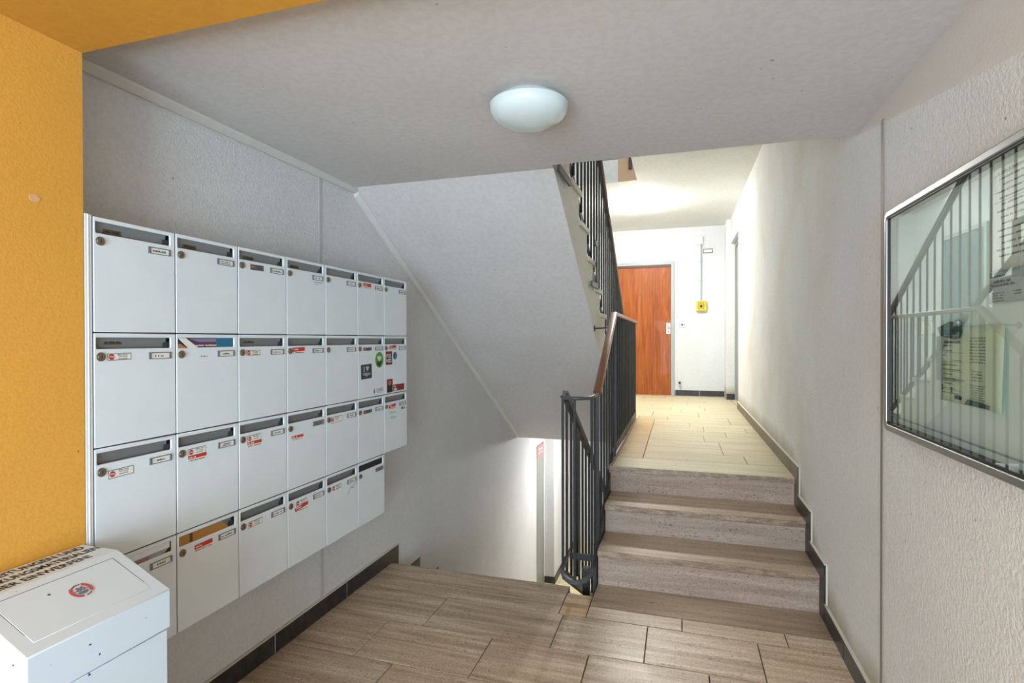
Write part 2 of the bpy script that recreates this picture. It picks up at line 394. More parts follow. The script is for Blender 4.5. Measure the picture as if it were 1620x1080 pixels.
# basement level: side walls and pier
m = MB(); m.box(XL-.02, XL+.135, 7.22, YE, ZLOW, .3); obj('wall_left', m, M_wall, struct=True)
m = MB(); m.box(-.44, XR, 2.86, 3.9, ZLOW-.1, -.03); m.box(XL-.1, -.44, 2.86, 3.02, ZLOW-.1, -.2); obj('wall_front', m, M_wall, struct=True)

# crown strip between left wall and ceiling, running on down the stair soffit
SOFF = (2.275-.3)/(5.97-2.66)
def sz(y): return 2.275-SOFF*(y-2.66)
m = MB(); m.prism([(XL, ZC-.024), (XL+.012, ZC-.026), (XL+.04, ZC-.008), (XL+.04, ZC+.001), (XL, ZC+.001)], 1, 1.06, 2.72)
obj('trim_2', m, M_mould, struct=True, bevel=.002)
m = MB()
pts = [(XL, -.026), (XL+.012, -.026), (XL+.03, -.008), (XL+.03, .004), (XL, .004)]
a = [(x, 2.69, sz(2.69)+z) for x, z in pts]; b = [(x, 5.9, sz(5.9)+z) for x, z in pts]
m.add(a+b, [(4, 3, 2, 1, 0), (5, 6, 7, 8, 9)]+[(i, (i+1) % 5, 5+(i+1) % 5, 5+i) for i in range(5)]); obj('trim_3', m, M_mould, struct=True)
# joint strips in the walls
m = MB(); m.box(XR-.004, XR+.002, 2.27, 2.295, .09, ZC-.06); obj('trim_4', m, M_seam, struct=True, bevel=.001)
m = MB(); m.box(XL-.002, XL+.003, 2.372, 2.398, .09, ZC-.02); obj('trim_5', m, M_seaml, struct=True, bevel=.001)

# ------------------------------------------------------------------ floors
fl = MB(); fl.box(XL-.2, XR+.02, -2.5, 2.86, -.2, -.012); fl.box(XL-.02, -.6, 2.86, 3.05, -.2, -.012); fl.box(-.6, -.455, 2.86, 2.99, -.2, -.012)
floor = obj('floor', fl, M_grout, struct=True)
G = .0022
def tile(x0, x1, y0, y1, z, mt, parent, name='floor_tile', th=.02, bev=.0012):
    m = MB(); m.box(x0+G, x1-G, y0+G, y1-G, z-th, z); return obj(name, m, mt, parent, bevel=bev, seg=1)
tile(XL+.002, -.6, 2.76, 3.08, 0, M_trav, floor, th=.04); tile(-.6, -.458, 2.76, 2.998, 0, M_travp, floor, th=.04)
def row(y0, y1, xs, z, mt, parent):
    for a, b in zip(xs, xs[1:]): tile(a, b, y0, y1, z, mt, parent)
row(2.762, 2.885, [-.458, .012, .482, XR], 0, M_trav, floor)
row(2.44, 2.76, [XL, -1.22, -.572, -.15, .347, XR], 0, M_trav, floor)
row(2.12, 2.44, [XL, -1.405, -.85, -.39, .12, .6, XR], 0, M_trav, floor)
row(1.80, 2.12, [XL, -1.203, -.66, -.1, .42, XR], 0, M_trav, floor)
y = 1.80; k = 0
while y > .2:
    xs = [XL]; x = XL+[.35, .55, .2, .45][k % 4]
    while x < XR-.15: xs.append(x); x += .5
    row(y-.32, y, xs+[XR], 0, M_trav, floor); y -= .32; k += 1
# landing
m = MB(); m.box(-.44, XR+.02, 3.823, 6.14, .3, ZU-.012); m.box(XL-.02, XR+.02, 6.14, YE+.02, .3, ZU-.012); m.box(XR-.02, XR+.09, 7.365, 8.42, .3, ZU-.012)
landing = obj('floor', m, M_groutu, struct=True)
tile(-.447, XR, 3.785, 4.105, ZU, M_travu, landing, th=.038, bev=.003)
tile(-.447, -.258, 4.107, 6.138, ZU, M_travb, landing)
rows = [(4.105, 4.37, [-.258, .455, XR]), (4.37, 4.60, [-.258, .316, XR]), (4.60, 4.91, [-.258, .316, XR]), (4.91, 5.19, [-.258, .205, XR]),
        (5.19, 5.44, [-.258, .405, XR]), (5.44, 5.73, [-.258, .222, .6, XR]), (5.73, 5.94, [-.258, .1, XR]), (5.94, 6.14, [-.258, .502, XR]),
        (6.14, 6.39, [-1.1, -.44, -.127, .503, XR]), (6.39, 6.78, [-1.4, -.8, -.3, .21, XR]), (6.78, 7.02, [-1.1, -.5, .022, XR]), (7.02, 7.28, [-1.3, -.7, -.1, .3, XR]),
        (7.28, 7.55, [-1.5, -.9, -.35, .248, XR]), (7.55, 7.85, [-1.2, -.6, .1, XR]), (7.85, 8.15, [-1.4, -.85, -.1, .35, XR]), (8.15, 8.42, [-1.1, -.5, .12, XR]), (8.42, 8.64, [-1.3, -.8, -.2, .3, .65]), (8.64, YE, [-1.0, -.4, .05, .65])]
for y0, y1, xs in rows:
    if y0 >= 6.1: xs = [XL]+xs
    row(y0, y1, xs, ZU, M_travu, landing)
tile(XR, XR+.085, 7.366, 8.419, ZU, M_travu, landing)
m = MB(); m.box(-.4655, -.4485, 3.805, 6.138, .3, ZU-.003); obj('edge_board', m, M_browne, landing)
# basement floor
m = MB(); m.box(XL-.02, XR+.02, 5.84, YE+.02, ZLOW-.2, ZLOW-.012); m.box(-.44, XR+.02, 3.8, 5.84, ZLOW-.2, ZLOW-.012); bas = obj('floor', m, M_groutu, struct=True)
y = 5.83; k = 0
while y < YE-.05:
    xs = [XL]; x = XL+[.4, .2, .55][k % 3]
    while x < XR-.15: xs.append(x); x += .55
    row(y, min(y+.3, YE), xs+[XR], ZLOW, M_travu, bas); y += .3; k += 1

# ------------------------------------------------------------------ short flight of three steps
st = thing('staircase', (.12, 2.9, 0), 'short flight of three broad travertine steps up to the corridor', 'staircase')
XS = -.455
tr = [(3.141, .2), (3.466, .372), (3.785, ZU)]
m = MB(); m.prism([(3.17, -.03), (3.17, .16), (3.49, .16), (3.49, .33), (3.797, .33), (3.797, -.03)], 0, XS+.012, XR-.002); obj('concrete_core', m, M_concrete, st)
m = MB(); m.box(XS, XR, 2.887, 3.168, -.04, .001); obj('tread', m, M_tread, st, bevel=.002, seg=1)
for i, (yn, z) in enumerate(tr):
    z0 = 0 if i == 0 else tr[i-1][1]
    m = MB(); m.box(XS+.004, XR-.012, yn+.014, yn+.03, z0, z-.038); obj('riser', m, M_riser, st)
    if i < 2: m = MB(); m.box(XS, XR-.012, yn, tr[i+1][0]+.03, z-.036, z); obj('tread', m, M_tread, st, bevel=.004)
    if i == 2: m = MB(); m.box(XS, XR-.012, yn-.001, yn+.004, z-.036, z-.003); obj('nosing', m, M_tread, st)

# descending flight
sd = thing('staircase', (-1.18, 3.1, -.2), 'travertine flight going down to the basement behind the mailbox wall', 'staircase')
prof = [(3.09, -.21)]
for k in range(1, 10):
    prof += [(3.09+.305*(k-1), -.19*k-.035), (3.09+.305*k, -.19*k-.035)]
prof += [(5.83, ZLOW-.05), (5.6, ZLOW-.1), (3.09, -.55)]
m = MB(); m.prism(prof, 0, XL+.002, -.61); obj('concrete_core', m, M_concrete, sd)
for k in range(1, 11):
    if k < 10: m = MB(); m.box(XL+.002, -.6, 3.075+.305*(k-1)+.02, 3.08+.305*k, -.19*k-.035, -.19*k); obj('tread', m, M_trav, sd, bevel=.003, seg=1)
    m = MB(); m.box(XL+.002, -.605, 3.06+.305*(k-1)+.01, 3.095+.305*(k-1), -.19*k, -.19*(k-1)-.036); obj('riser', m, M_riser, sd)

# upper flight seen from below and the side
su = thing('staircase', (-1.18, 2.9, 2.0), 'upper flight with smooth sloping soffit and pale treads above the mailboxes', 'staircase')
nose = [(6.15-.306*(i-1), ZU+.18*i) for i in range(1, 11)]      # nosing of tread i
pr_ = [(2.612, 2.275), (2.66, 2.275), (5.97, .3), (6.138, .3), (6.138, ZU+.01)]
for i, (yn, z) in enumerate(nose): pr_ += [(yn-.02, z-.18+.0005), (yn-.02, z-.035)]
pr_ += [(nose[-1][0]-.306-.02, nose[-1][1]-.035), (nose[-1][0]-.306-.02, 2.50), (2.612, 2.50)]
m = MB(); m.prism(pr_, 0, XL+.001, -.6); core = obj('flight_core', m, [M_ceil, M_cream], su)
for p in core.data.polygons:
    p.material_index = 1 if abs(p.normal.x) > .9 else 0
for i, (yn, z) in enumerate(nose):
    m = MB(); m.box(XL+.002, -.583, yn-.32, yn, z-.034, z); obj('tread', m, M_treadw, su, bevel=.003, seg=1)
m = MB(); m.box(XL+.002, -.583, 2.56, 3.08, 2.495, 2.53); obj('tread', m, M_treadw, su, bevel=.003, seg=1)
# C-shaped mounting plates and the spacer pin on the side of the flight
m = MB(); m.box(-.583, -.570, 3.955, 4.02, 1.79, 2.13); m.box(-.583, -.570, 3.74, 3.955, 1.79, 1.825); m.box(-.583, -.570, 3.86, 3.955, 2.095, 2.13); obj('mounting_plate', m, M_iron, su)
m = MB(); m.box(-.583, -.570, 4.965, 5.02, 1.10, 1.44); m.box(-.583, -.570, 4.75, 4.965, 1.10, 1.135); m.box(-.583, -.570, 4.87, 4.965, 1.405, 1.44); obj('mounting_plate', m, M_iron, su)
m = MB(); m.box(-.583, -.570, 2.66, 2.96, 2.262, 2.30); obj('mounting_plate', m, M_iron, su)
# short flight above, hidden by the slab except from elsewhere
m = MB(); m.prism([(2.612, 2.42), (2.612, 2.53), (2.95, 2.53), (2.95, 2.72), (3.28, 2.72), (3.28, 2.9), (3.6, 2.9), (3.6, 3.4), (3.698, 3.4), (3.698, ZH), (2.95, 2.46)], 0, -.44, XR-.002)
tag(obj('staircase', m, M_cream), 'concrete underside of the next short flight above the entrance slab', 'staircase')

# ------------------------------------------------------------------ skirting
H = .088; T = .014
def skirt_piece(parent, pts, x0, x1, mt=M_skirt, name='skirting_tile'):
    m = MB(); m.prism(pts, 0, x0, x1); return obj(name, m, mt, parent, bevel=.001, seg=1)
bl = MB(); bl.box(XL, XL+T-.003, 1.08, 3.17, .0005, H-.006); bl = obj('baseboard_left', bl, M_mortar, struct=True)
for a, b in ((1.075, 1.47), (1.47, 2.031), (2.031, 2.589), (2.589, 3.165)):
    skirt_piece(bl, [(a+.004, .0005), (b-.003, .0005), (b-.003, H), (a+.004, H)] if b < 3.1 else [(a+.004, .0005), (3.09, .0005), (3.09, -.09), (b, -.09), (b, H), (a+.004, H)], XL+.001, XL+T)
m = MB(); m.box(XL, XL+T+.001, 1.075, 3.165, H, H+.005); obj('mortar_edge', m, M_mortar, bl)
for k in range(1, 10):
    y0 = 3.08+.305*(k-1)+.085; z = -.19*k
    skirt_piece(bl, [(y0, z), (y0+.22, z), (y0+.22, z-.19+.08), (y0+.305, z-.19+.08), (y0+.305, z+.08), (y0, z+.08)], XL+.001, XL+T)
    m = MB(); m.box(XL, XL+T+.001, y0, y0+.306, z+.08, z+.084); obj('mortar_edge', m, M_mortar, bl)
# right wall: floor, steps, landing
br = MB(); br.box(XR-T+.003, XR, .3, 2.9, .0005, H-.006); br = obj('baseboard_right', br, M_mortar, struct=True)
n1, n2, n3 = 3.141, 3.466, 3.785; V = .085
for a, b in ((.3, .9), (.9, 1.5), (1.5, 2.1), (2.1, 2.712), (2.712, n1-V)):
    skirt_piece(br, [(a+.003, .0005), (b-.003, .0005), (b-.003, H), (a+.003, H)], XR-T, XR-.001)
def riser_skirt(yn, z0, z1, y_end, mt):
    # the upright beside a riser and the level run above the tread
    skirt_piece(br, [(yn-V, z0+.001), (yn+.016, z0+.001), (yn+.016, z1-.03), (yn-.001, z1-.03), (yn-.001, z1+.001), (y_end-V-.002, z1+.001), (y_end-V-.002, z1+H), (yn-V, z1+H)], XR-T, XR-.001, mt)
    m = MB(); m.box(XR-.007, XR, yn-V-.012, yn-V, z0+H-.01, z1+H); m.box(XR-T, XR, yn-V-.004, y_end-V, z1+H, z1+H+.004); obj('mortar_edge', m, M_mortar, br)
riser_skirt(n1, 0, .2, n2, M_skirt); riser_skirt(n2, .2, .372, n3, M_skirt)
riser_skirt(n3, .372, ZU, 4.0, M_brownskirt)
ys = [3.916, 4.55, 5.15, 5.75, 6.35, 6.9, 7.36]
for a, b in zip(ys, ys[1:]): skirt_piece(br, [(a+.003, ZU+.001), (b-.003, ZU+.001), (b-.003, ZU+H), (a+.003, ZU+H)], XR-T, XR-.001, M_brownskirt)
m = MB(); m.box(XR-T, XR, .3, n1-V, H, H+.004); m.box(XR-T, XR, 3.916, 7.36, ZU+H, ZU+H+.004); obj('mortar_edge', m, M_mortar, br)
# end wall skirting and the little piece on the pier
bb = MB(); bb.box(-.06, .645, YE-.012, YE, ZU+.0005, ZU+.07); bb = obj('baseboard_back', bb, M_mortar, struct=True)
for a, b in ((-.062, .29), (.296, .648)):
    m = MB(); m.box(a, b, YE-.016, YE-.001, ZU+.001, ZU+.085); obj('skirting_tile', m, M_skirt, bb)
m = MB(); m.box(.652, XR+.075, 8.405, 8.419, ZU+.001, ZU+.085); obj('skirting_tile', m, M_skirt, bb)
m = MB(); m.box(XL+.005, XL+.135, 7.205, 7.219, ZLOW+.001, ZLOW+.09); m.box(XL+.136, XL+.15, 7.205, YE-.02, ZLOW+.001, ZLOW+.09); obj('skirting_tile', m, M_skirt, bb)

# ------------------------------------------------------------------ railings
def arc(cx_, cy_, r, z, n=14):   # half ring opening towards +y
    return [(cx_+r*math.cos(PI+PI*i/n), cy_+r*math.sin(PI+PI*i/n), z) for i in range(n+1)]
HY0, HZ0, HY1, HZ1, HY2 = 3.27, 1.098, 4.157, 1.612, 6.33
AX, DX = -.472, -.638
rail = thing('stair_railing', (AX, 3.2, 0), 'black iron balustrade with brown handrail beside the steps and landing', 'railing')
mh = MB(); 
W2, H2 = .025, .016
def handrail_mb(path, w2, h2):
    """rounded rectangular rail along a path in a plane of constant x"""
    m = MB(); P = [Vector(p) for p in path]; sec = rrect(-w2, w2, -h2, h2, h2*.75, 4); vs_ = []; n = len(sec)
    for i, p in enumerate(P):
        d0 = (P[i]-P[i-1]).normalized() if i else (P[1]-P[0]).normalized()
        d1 = (P[i+1]-P[i]).normalized() if i < len(P)-1 else d0
        d = (d0+d1).normalized(); nn = Vector((0, -d.z, d.y)); k = 1/max(.3, d.dot(d0))
        for a, b in sec: vs_.append(p+Vector((a, 0, 0))+nn*b*k)
    fs = [(i*n+j, i*n+(j+1) % n, (i+1)*n+(j+1) % n, (i+1)*n+j) for i in range(len(P)-1) for j in range(n)]
    return m.add(vs_, fs+[tuple(range(n))[::-1], tuple((len(P)-1)*n+j for j in range(n))])
hr = obj('handrail', handrail_mb([(AX, HY0, HZ0), (AX, HY1, HZ1), (AX, HY2, HZ1)], W2, H2), M_brown, rail, smooth=True); hr['label'] = 'brown plastic covered handrail'
path = [(AX, HY0+.02, HZ0+.0), (AX, 3.2, HZ0-.004)]+[(x, y, HZ0-.004) for x, y, z in arc((AX+DX)/2, 3.06, (AX-DX)/2, 0)][::-1]+[(DX, 3.16, HZ0-.004)]
m = MB(); m.tube(path, .0135, 12, flat=.8); obj('handrail_bend', m, M_iron2, rail, smooth=True)
BZ0 = .125; sl = (HZ1-HZ0)/(HY1-HY0)
path = [(DX, 3.16, BZ0+.004)]+[(x, y, BZ0-.042*(3.06-y)/.083) for x, y, z in arc((AX+DX)/2, 3.05, (AX-DX)/2, 0)]+[(AX, 3.2, BZ0)]
m = MB(); m.bar(path, .022, .022); obj('bottom_bend', m, M_iron2, rail, bevel=.002)
BY1 = 4.02; BZ1 = .585
m = MB(); m.bar([(AX, 3.16, BZ0-.005), (AX, 3.24, BZ0), (AX, BY1, BZ1), (AX, 6.26, BZ1)], .012, .062); obj('bottom_rail', m, M_iron, rail)
def hz(y): return HZ0-.014 if y < HY0 else (HZ0+sl*(y-HY0)-.012 if y < HY1 else HZ1-.014)
def bz(y): return BZ0 if y < 3.24 else (BZ0+(y-3.24)*(BZ1-BZ0)/(BY1-3.24) if y < BY1 else BZ1)
def baluster(parent, x, y, z0, z1, r=.0078, name='baluster'):
    m = MB(); m.tube([(x, y, z0), (x, y, z1)], r, 8); return obj(name, m, M_iron, parent, smooth=True)
ys = []; y = 3.17
while y < 6.3: ys.append(y); y += .137
for y in ys: baluster(rail, AX, y, bz(y)-.025, hz(y))
for ang in (.0, .5, 1.0):
    a = PI+PI*ang; r = (AX-DX)/2; baluster(rail, (AX+DX)/2+r*math.cos(a), 3.055+r*math.sin(a), BZ0-(.042 if ang == .5 else 0), HZ0-.006)
m = MB(); m.box(AX-.016, AX+.016, 4.125, 4.133, .50, 1.58); obj('flat_post', m, M_iron, rail)
m = MB(); m.box(AX-.012, AX+.012, 3.262, 3.274, -.02, HZ0-.01); obj('flat_post', m, M_iron, rail)
m = MB(); m.prism([(3.05, -.03), (3.05, .115), (3.15, .15), (4.0, .60), (4.0, .47), (3.22, -.03)], 0, -.4665, -.4575); obj('stringer_plate', m, M_iron, rail)
m = MB(); m.box(DX, AX, 3.255, 3.263, .085, .125); obj('crossbar', m, M_iron, rail)
m = MB(); m.tube([(-.598, 4.0, 1.5), (AX, 4.06, 1.51)], .006, 8); m.disc((-.6, 4.0, 1.5), 0, .022, .006, 16); obj('spacer_pin', m, M_iron, rail)
for y in (4.15, 5.1, 6.2):
    m = MB(); m.box(AX, -.44, y-.014, y+.014, ZU-.045, ZU-.005); m.box(AX-.004, AX+.008, y-.014, y+.014, ZU-.04, ZU+.05); obj('fixing_bracket', m, M_iron, rail)
# descending
rd = thing('stair_railing', (DX, 3.3, -.1), 'black iron balustrade sloping down beside the basement flight', 'railing')
s2 = .585
def dz(y): return 1.085-s2*(y-3.15)
m = MB(); m.bar([(DX, 3.13, dz(3.13)), (DX, 6.0, dz(6.0))], .032, .05); obj('top_rail', m, M_iron, rd)
m = MB(); m.bar([(DX, 3.1, dz(3.1)-1.06), (DX, 6.0, dz(6.0)-1.06)], .03, .05); obj('bottom_rail', m, M_iron, rd)
y = 3.17
while y < 5.95: baluster(rd, DX, y, dz(y)-1.06, dz(y)-.01); y += .137
m = MB(); m.box(DX-.006, DX+.006, 3.52, 3.57, dz(3.54)-.99, dz(3.54)+.005); obj('flat_post', m, M_iron, rd)
m = MB(); m.box(-.565, -.523, 3.28, 3.322, -1.2, .03); obj('square_post', m, M_iron2, rd, bevel=.002)
# upper
UX = -.602
ru = thing('stair_railing', (UX, 3.2, 2.3), 'black iron balustrade climbing the upper flight towards the entrance ceiling', 'railing')
s3 = (2.835-1.705)/(6.067-4.327)
def uz(y): return 1.705+s3*(6.067-y)-.012
obj('handrail', handrail_mb([(UX, 6.2, uz(6.2)), (UX, 2.62, uz(2.62))], .022, .014), M_brown, ru, smooth=True)
UB = -.622
def nz(y): return ZU+.18+.588*(6.15-y)
m = MB(); m.bar([(UB, 6.16, nz(6.16)-.01), (UB, 2.66, nz(2.66)-.01)], .01, .062); obj('bottom_rail', m, M_iron, ru)
m = MB(); m.bar([(UX, 6.2, uz(6.2)-.022), (UX, 2.62, uz(2.62)-.022)], .03, .03); obj('top_rail', m, M_iron, ru)
y = 6.12
while y > 2.68: baluster(ru, UB+.012, y, nz(y)-.03, uz(y)-.02); y -= .137

# ------------------------------------------------------------------ ceiling lamps
def lamp(c, r, label, glass, depth=.1, group=None):
    t_ = thing('ceiling_lamp', c, label, 'lamp', group)
    m = MB(); m.lathe(c, [(r*.62, 0), (r*.66, -.006), (r*.66, -.03), (r*.6, -.032)], 40); obj('lamp_base', m, M_bowlbase, t_, smooth=True)
    prof = [(r*.66, -.022), (r*.93, -.026), (r*1.0, -.036), (r*.985, -.046)]
    for i in range(1, 11):
        a = PI/2*i/10.5; prof.append((r*.985*math.cos(a), -.046-(depth-.046)*math.sin(a)))
    m = MB(); m.lathe(c, prof, 48); b = obj('glass_bowl', m, glass, t_, smooth=True)
    return t_
lamp((-.505, 1.845, ZC), .138, 'unlit white glass ceiling lamp in the entrance hall', M_bowl, .112)
lamp((-.50, 7.03, ZH), .14, 'lit white glass ceiling lamp in the upper corridor', M_glow)
lamp((-.75, 6.9, .3), .17, 'lit white glass ceiling lamp in the basement under the landing', M_glow2)
lamp((-1.1, 3.6, TOPZ), .14, 'added unseen ceiling lamp lighting the top of the stairwell', M_fillglow)  # added lamp out of view, brightens the stringer and upper well

# ------------------------------------------------------------------ mailboxes
BW, BH, BY, BZ = .2585, .324, 1.0965, 1.766
XF = XO      # front plane
def bp(u, v, dx=0): return (XF+dx, BY+u*BW, BZ-v*BH)
def quad_mb(mb, u0, u1, v0, v1, dx, th=.0006, tilt=0, c=0, r=0):
    y0, y1, z1, z0 = BY+(c+u0)*BW, BY+(c+u1)*BW, BZ-(r+v0)*BH, BZ-(r+v1)*BH
    cy_, cz_ = (y0+y1)/2, (z0+z1)/2; q = []
    for y, z in ((y0, z0), (y1, z0), (y1, z1), (y0, z1)):
        dy, dz_ = y-cy_, z-cz_; q.append((cy_+dy*math.cos(tilt)-dz_*math.sin(tilt), cz_+dy*math.sin(tilt)+dz_*math.cos(tilt)))
    mb.prism(q, 0, XF+dx, XF+dx+th); return mb
proto = thing('mailbox', (XF-.1, BY+BW/2, BZ-BH), 'x', 'mailbox', 'white steel mailboxes on the wall')
g = .0012; y0, y1, z1, z0 = BY+g, BY+BW-g, BZ-g, BZ-BH+g; xb = XL+.001; xd = XF-.006
m = MB(); m.box(xb, xd, y0, y0+.0015, z0, z1); m.box(xb, xd, y1-.0015, y1, z0, z1); m.box(xb, xd, y0, y1, z0, z0+.0015); m.box(xb, xd, y0, y1, z1-.0015, z1); m.box(xb, xb+.002, y0, y1, z0, z1)
obj('body', m, M_boxin, proto)
sl0, sl1, st0, st1 = .03, .925, .043, .142
hole = rrect(BY+sl0*BW, BY+sl1*BW, BZ-st1*BH, BZ-st0*BH, .004)
m = plate_hole([(y0+.0006, z0+.0006), (y1-.0006, z0+.0006), (y1-.0006, z1-.0006), (y0+.0006, z1-.0006)], [hole], 0, xd, XF)
obj('door', m, M_box, proto, bevel=.0022)
m = MB(); ys0, ys1, zt, zb = BY+(sl0-.012)*BW, BY+(sl1+.012)*BW, BZ-(st0-.02)*BH, BZ-(st1+.03)*BH
m.prism([(xd-.001, zt), (xd-.0025, zt), (xd-.0115, zb), (xd-.010, zb)], 1, ys0, ys1-.012); flap = obj('slot_flap', m, M_flap, proto)
m = MB(); m.disc((xd-.012, BY+.70*BW, BZ-.095*BH), 0, .0028, .004, 10); obj('rivet', m, M_gap, flap)
m = MB(); m.box(xd-.02, xd-.003, ys1-.022, ys1-.002, BZ-(st1)*BH, BZ-(st1-.055)*BH); obj('slot_hole_dark', m, M_gap, proto)  # dark block stands for the shade in a small square hole
lk = MB(); c_ = bp(.075, .21); lk.disc(c_, 0, .0125, .003, 24); lk.disc((c_[0]+.003, c_[1], c_[2]), 0, .0098, .0025, 20); lo_ = obj('lock', lk, M_lock, proto, smooth=True, bevel=.0004)
m = MB(); m.box(c_[0]+.0054, c_[0]+.0062, c_[1]-.001, c_[1]+.0012, c_[2]-.006, c_[2]+.006); obj('keyhole', m, M_lockd, lo_)
m = plate_hole([(BY+.632*BW, BZ-.246*BH), (BY+.928*BW, BZ-.246*BH), (BY+.928*BW, BZ-.182*BH), (BY+.632*BW, BZ-.182*BH)],
               [[(BY+.665*BW, BZ-.24*BH), (BY+.9*BW, BZ-.24*BH), (BY+.9*BW, BZ-.19*BH), (BY+.665*BW, BZ-.19*BH)]], 0, XF, XF+.003)
npf = obj('name_plate_frame', m, M_plate, proto, bevel=.0006, seg=1)
m = quad_mb(MB(), .66, .905, .188, .242, .0003, .0008); obj('name_card', m, M_paper, npf)

# what sets each box apart: (row, column) -> print and stickers, label
U3 = (0, 1, 0); V3 = (0, 0, 1)
def P3(c, r, u, v, dx): return (XF+dx, BY+(c+u)*BW, BZ-(r+v)*BH)
def stop_sticker(root, r, c, u0=.149, v0=.182, w_=.267, h_=.062, dark=False):
    m = quad_mb(MB(), u0, u0+w_, v0, v0+h_, .0002, .0005, .02, c, r); s = obj('notice_sticker', m, M_inkg, root)
    s['label'] = 'small notice sticker with a red stop roundel'
    m = quad_mb(MB(), u0+.006, u0+w_-.006, v0+.006, v0+h_-.006, .0008, .0003, .02, c, r); obj('sticker_face', m, M_inkg if dark else M_paper, s)
    q = P3(c, r, u0+.043, v0+h_/2, .0012); m = MB(); m.disc(q, 0, .0085, .0003, 16); obj('stop_roundel', m, M_stop if not dark else M_dred, s)
    m = text_mb(MB(), 'STOP', (q[0]+.0005, q[1], q[2]), U3, V3, .013, .0048, .03); obj('lettering', m, M_paper, s)
    m = MB(); 
    for k, tx in enumerate(('Bitte keine', 'Werbung', 'einwerfen')):
        text_mb(m, tx, P3(c, r, u0+.17, v0+.014+.017*k, .0012), U3, V3, (.03, .026, .027)[k], .0042, .02)
    obj('lettering', m, M_ink, s)
def red_sticker(root, r, c, u0, v0, w_=.285, h_=.034, tilt=.0):
    m = quad_mb(MB(), u0, u0+w_, v0, v0+h_+.03, .0004, .0004, tilt, c, r); s = obj('advert_sticker', m, M_paper, root); s['label'] = 'red and white advert sticker'
    m = quad_mb(MB(), u0+.002, u0+w_-.002, v0, v0+h_, .0009, .0003, tilt, c, r); obj('red_band', m, M_red, s)
    m = greek(MB(), P3(c, r, u0+w_*.27, v0+h_*.52, .0015), U3, V3, BW*w_*.42, .0058); obj('lettering', m, M_paper, s)
    m = MB(); greek(m, P3(c, r, u0+w_/2, v0+h_+.016, .0012), U3, V3, BW*w_*.9, .004); obj('lettering', m, M_ink, s)
col_words = ['first', 'second', 'third', 'fourth', 'fifth', 'sixth', 'seventh']; row_words = ['top', 'second', 'third', 'bottom']
notes = {
 (0, 0): 'plain with bronze badge in the slot', (0, 1): 'plain with a two line name card', (0, 2): 'with a dark grey notice sticker', (0, 3): 'with faint print under the name card',
 (0, 4): 'plain white door', (0, 5): 'with a red advert sticker', (0, 6): 'plain, at the outer end', (1, 0): 'with a stop notice beside the lock',
 (1, 1): 'with blue magazines filling the slot', (1, 2): 'with a small stop notice', (1, 3): 'with a red sticker by the lock', (1, 4): 'plain door, white name card',
 (1, 5): 'with green heart and slate stickers', (1, 6): 'with black-red and teal stickers', (2, 0): 'with a three line stop notice', (2, 1): 'with stop notice over red sticker',
 (2, 2): 'with stop notice above red band', (2, 3): 'with red sticker below the lock', (2, 4): 'with framed stop notice', (2, 5): 'with faint grey notice',
 (2, 6): 'with green handwriting on the door', (3, 0): 'behind the waste paper bin', (3, 1): 'with cardboard in the slot', (3, 2): 'with small stop notice by the lock',
 (3, 3): 'with stop notice and slanted red band', (3, 4): 'with notice and pen marks', (3, 5): 'with open dark slot, at the end'}
badge_cols = {(0, 0), (0, 1), (0, 2), (0, 3), (1, 0), (1, 2)}
dark_card = {(2, 3), (3, 5)}
boxes = {}
for r in range(4):
    for c in range(7):
        if r == 3 and c == 6: continue
        d = (0, c*BW, -r*BH)
        b = proto if (r, c) == (0, 0) else copy_tree(proto, d)
        boxes[r, c] = b
for (r, c), b in boxes.items():
    if (r, c) != (0, 0): move_wp(b, (0, c*BW, -r*BH))
for (r, c), b in boxes.items():
    b['label'] = f'white mailbox, {row_words[r]} row, {col_words[c]} from the orange wall, {notes[r, c]}'
    # name card print
    rnd = random.Random(r*7+c)
    card = [q for q in b.children if q.name.startswith('name_plate_frame')][0]
    m = MB(); wdt = rnd.uniform(.45, .85)
    if (r, c) in ((0, 1), (1, 5), (2, 1), (2, 6)):
        greek(m, P3(c, r, .78, .207, .0013), U3, V3, .04, .0042, rnd=rnd); greek(m, P3(c, r, .78, .225, .0013), U3, V3, .044, .0042, rnd=rnd)
    else: greek(m, P3(c, r, .78, .215, .0013), U3, V3, .058*wdt, .0062, rnd=rnd)
    obj('lettering', m, M_ink if c < 2 else M_inkg, card)
    if (r, c) in dark_card: [q for q in card.children if q.name.startswith('name_card')][0].material_slots[0].link = 'OBJECT'; [q for q in card.children if q.name.startswith('name_card')][0].material_slots[0].material = M_plate
    if (r, c) in badge_cols:
        m = MB(); m.box(XF-.014, XF-.0105, BY+(c+.14)*BW, BY+(c+.34)*BW, BZ-(r+.13)*BH if r == 0 else BZ-(r+.105)*BH, BZ-(r+.09)*BH if r == 0 else BZ-(r+.058)*BH)
        q = obj('maker_badge', m, M_badge, b); m = greek(MB(), (XF-.0102, BY+(c+.24)*BW, BZ-(r+(.11 if r == 0 else .082))*BH), U3, V3, .042, .007, rnd=rnd); obj('lettering', m, M_ink, q)
stop_sticker(boxes[1, 0], 1, 0); stop_sticker(boxes[1, 2], 1, 2, .15, .185, .27); stop_sticker(boxes[2, 0], 2, 0, .15, .21, .29, .075)
stop_sticker(boxes[2, 1], 2, 1, .165, .178, .27, .075); red_sticker(boxes[2, 1], 2, 1, .16, .25)
stop_sticker(boxes[2, 2], 2, 2, .16, .178, .265, .078); red_sticker(boxes[2, 2], 2, 2, .155, .252)
red_sticker(boxes[2, 3], 2, 3, .097, .312, .29); stop_sticker(boxes[2, 4], 2, 4, .15, .18, .34, .09); stop_sticker(boxes[2, 5], 2, 5, .2, .19, .3, .055, True)
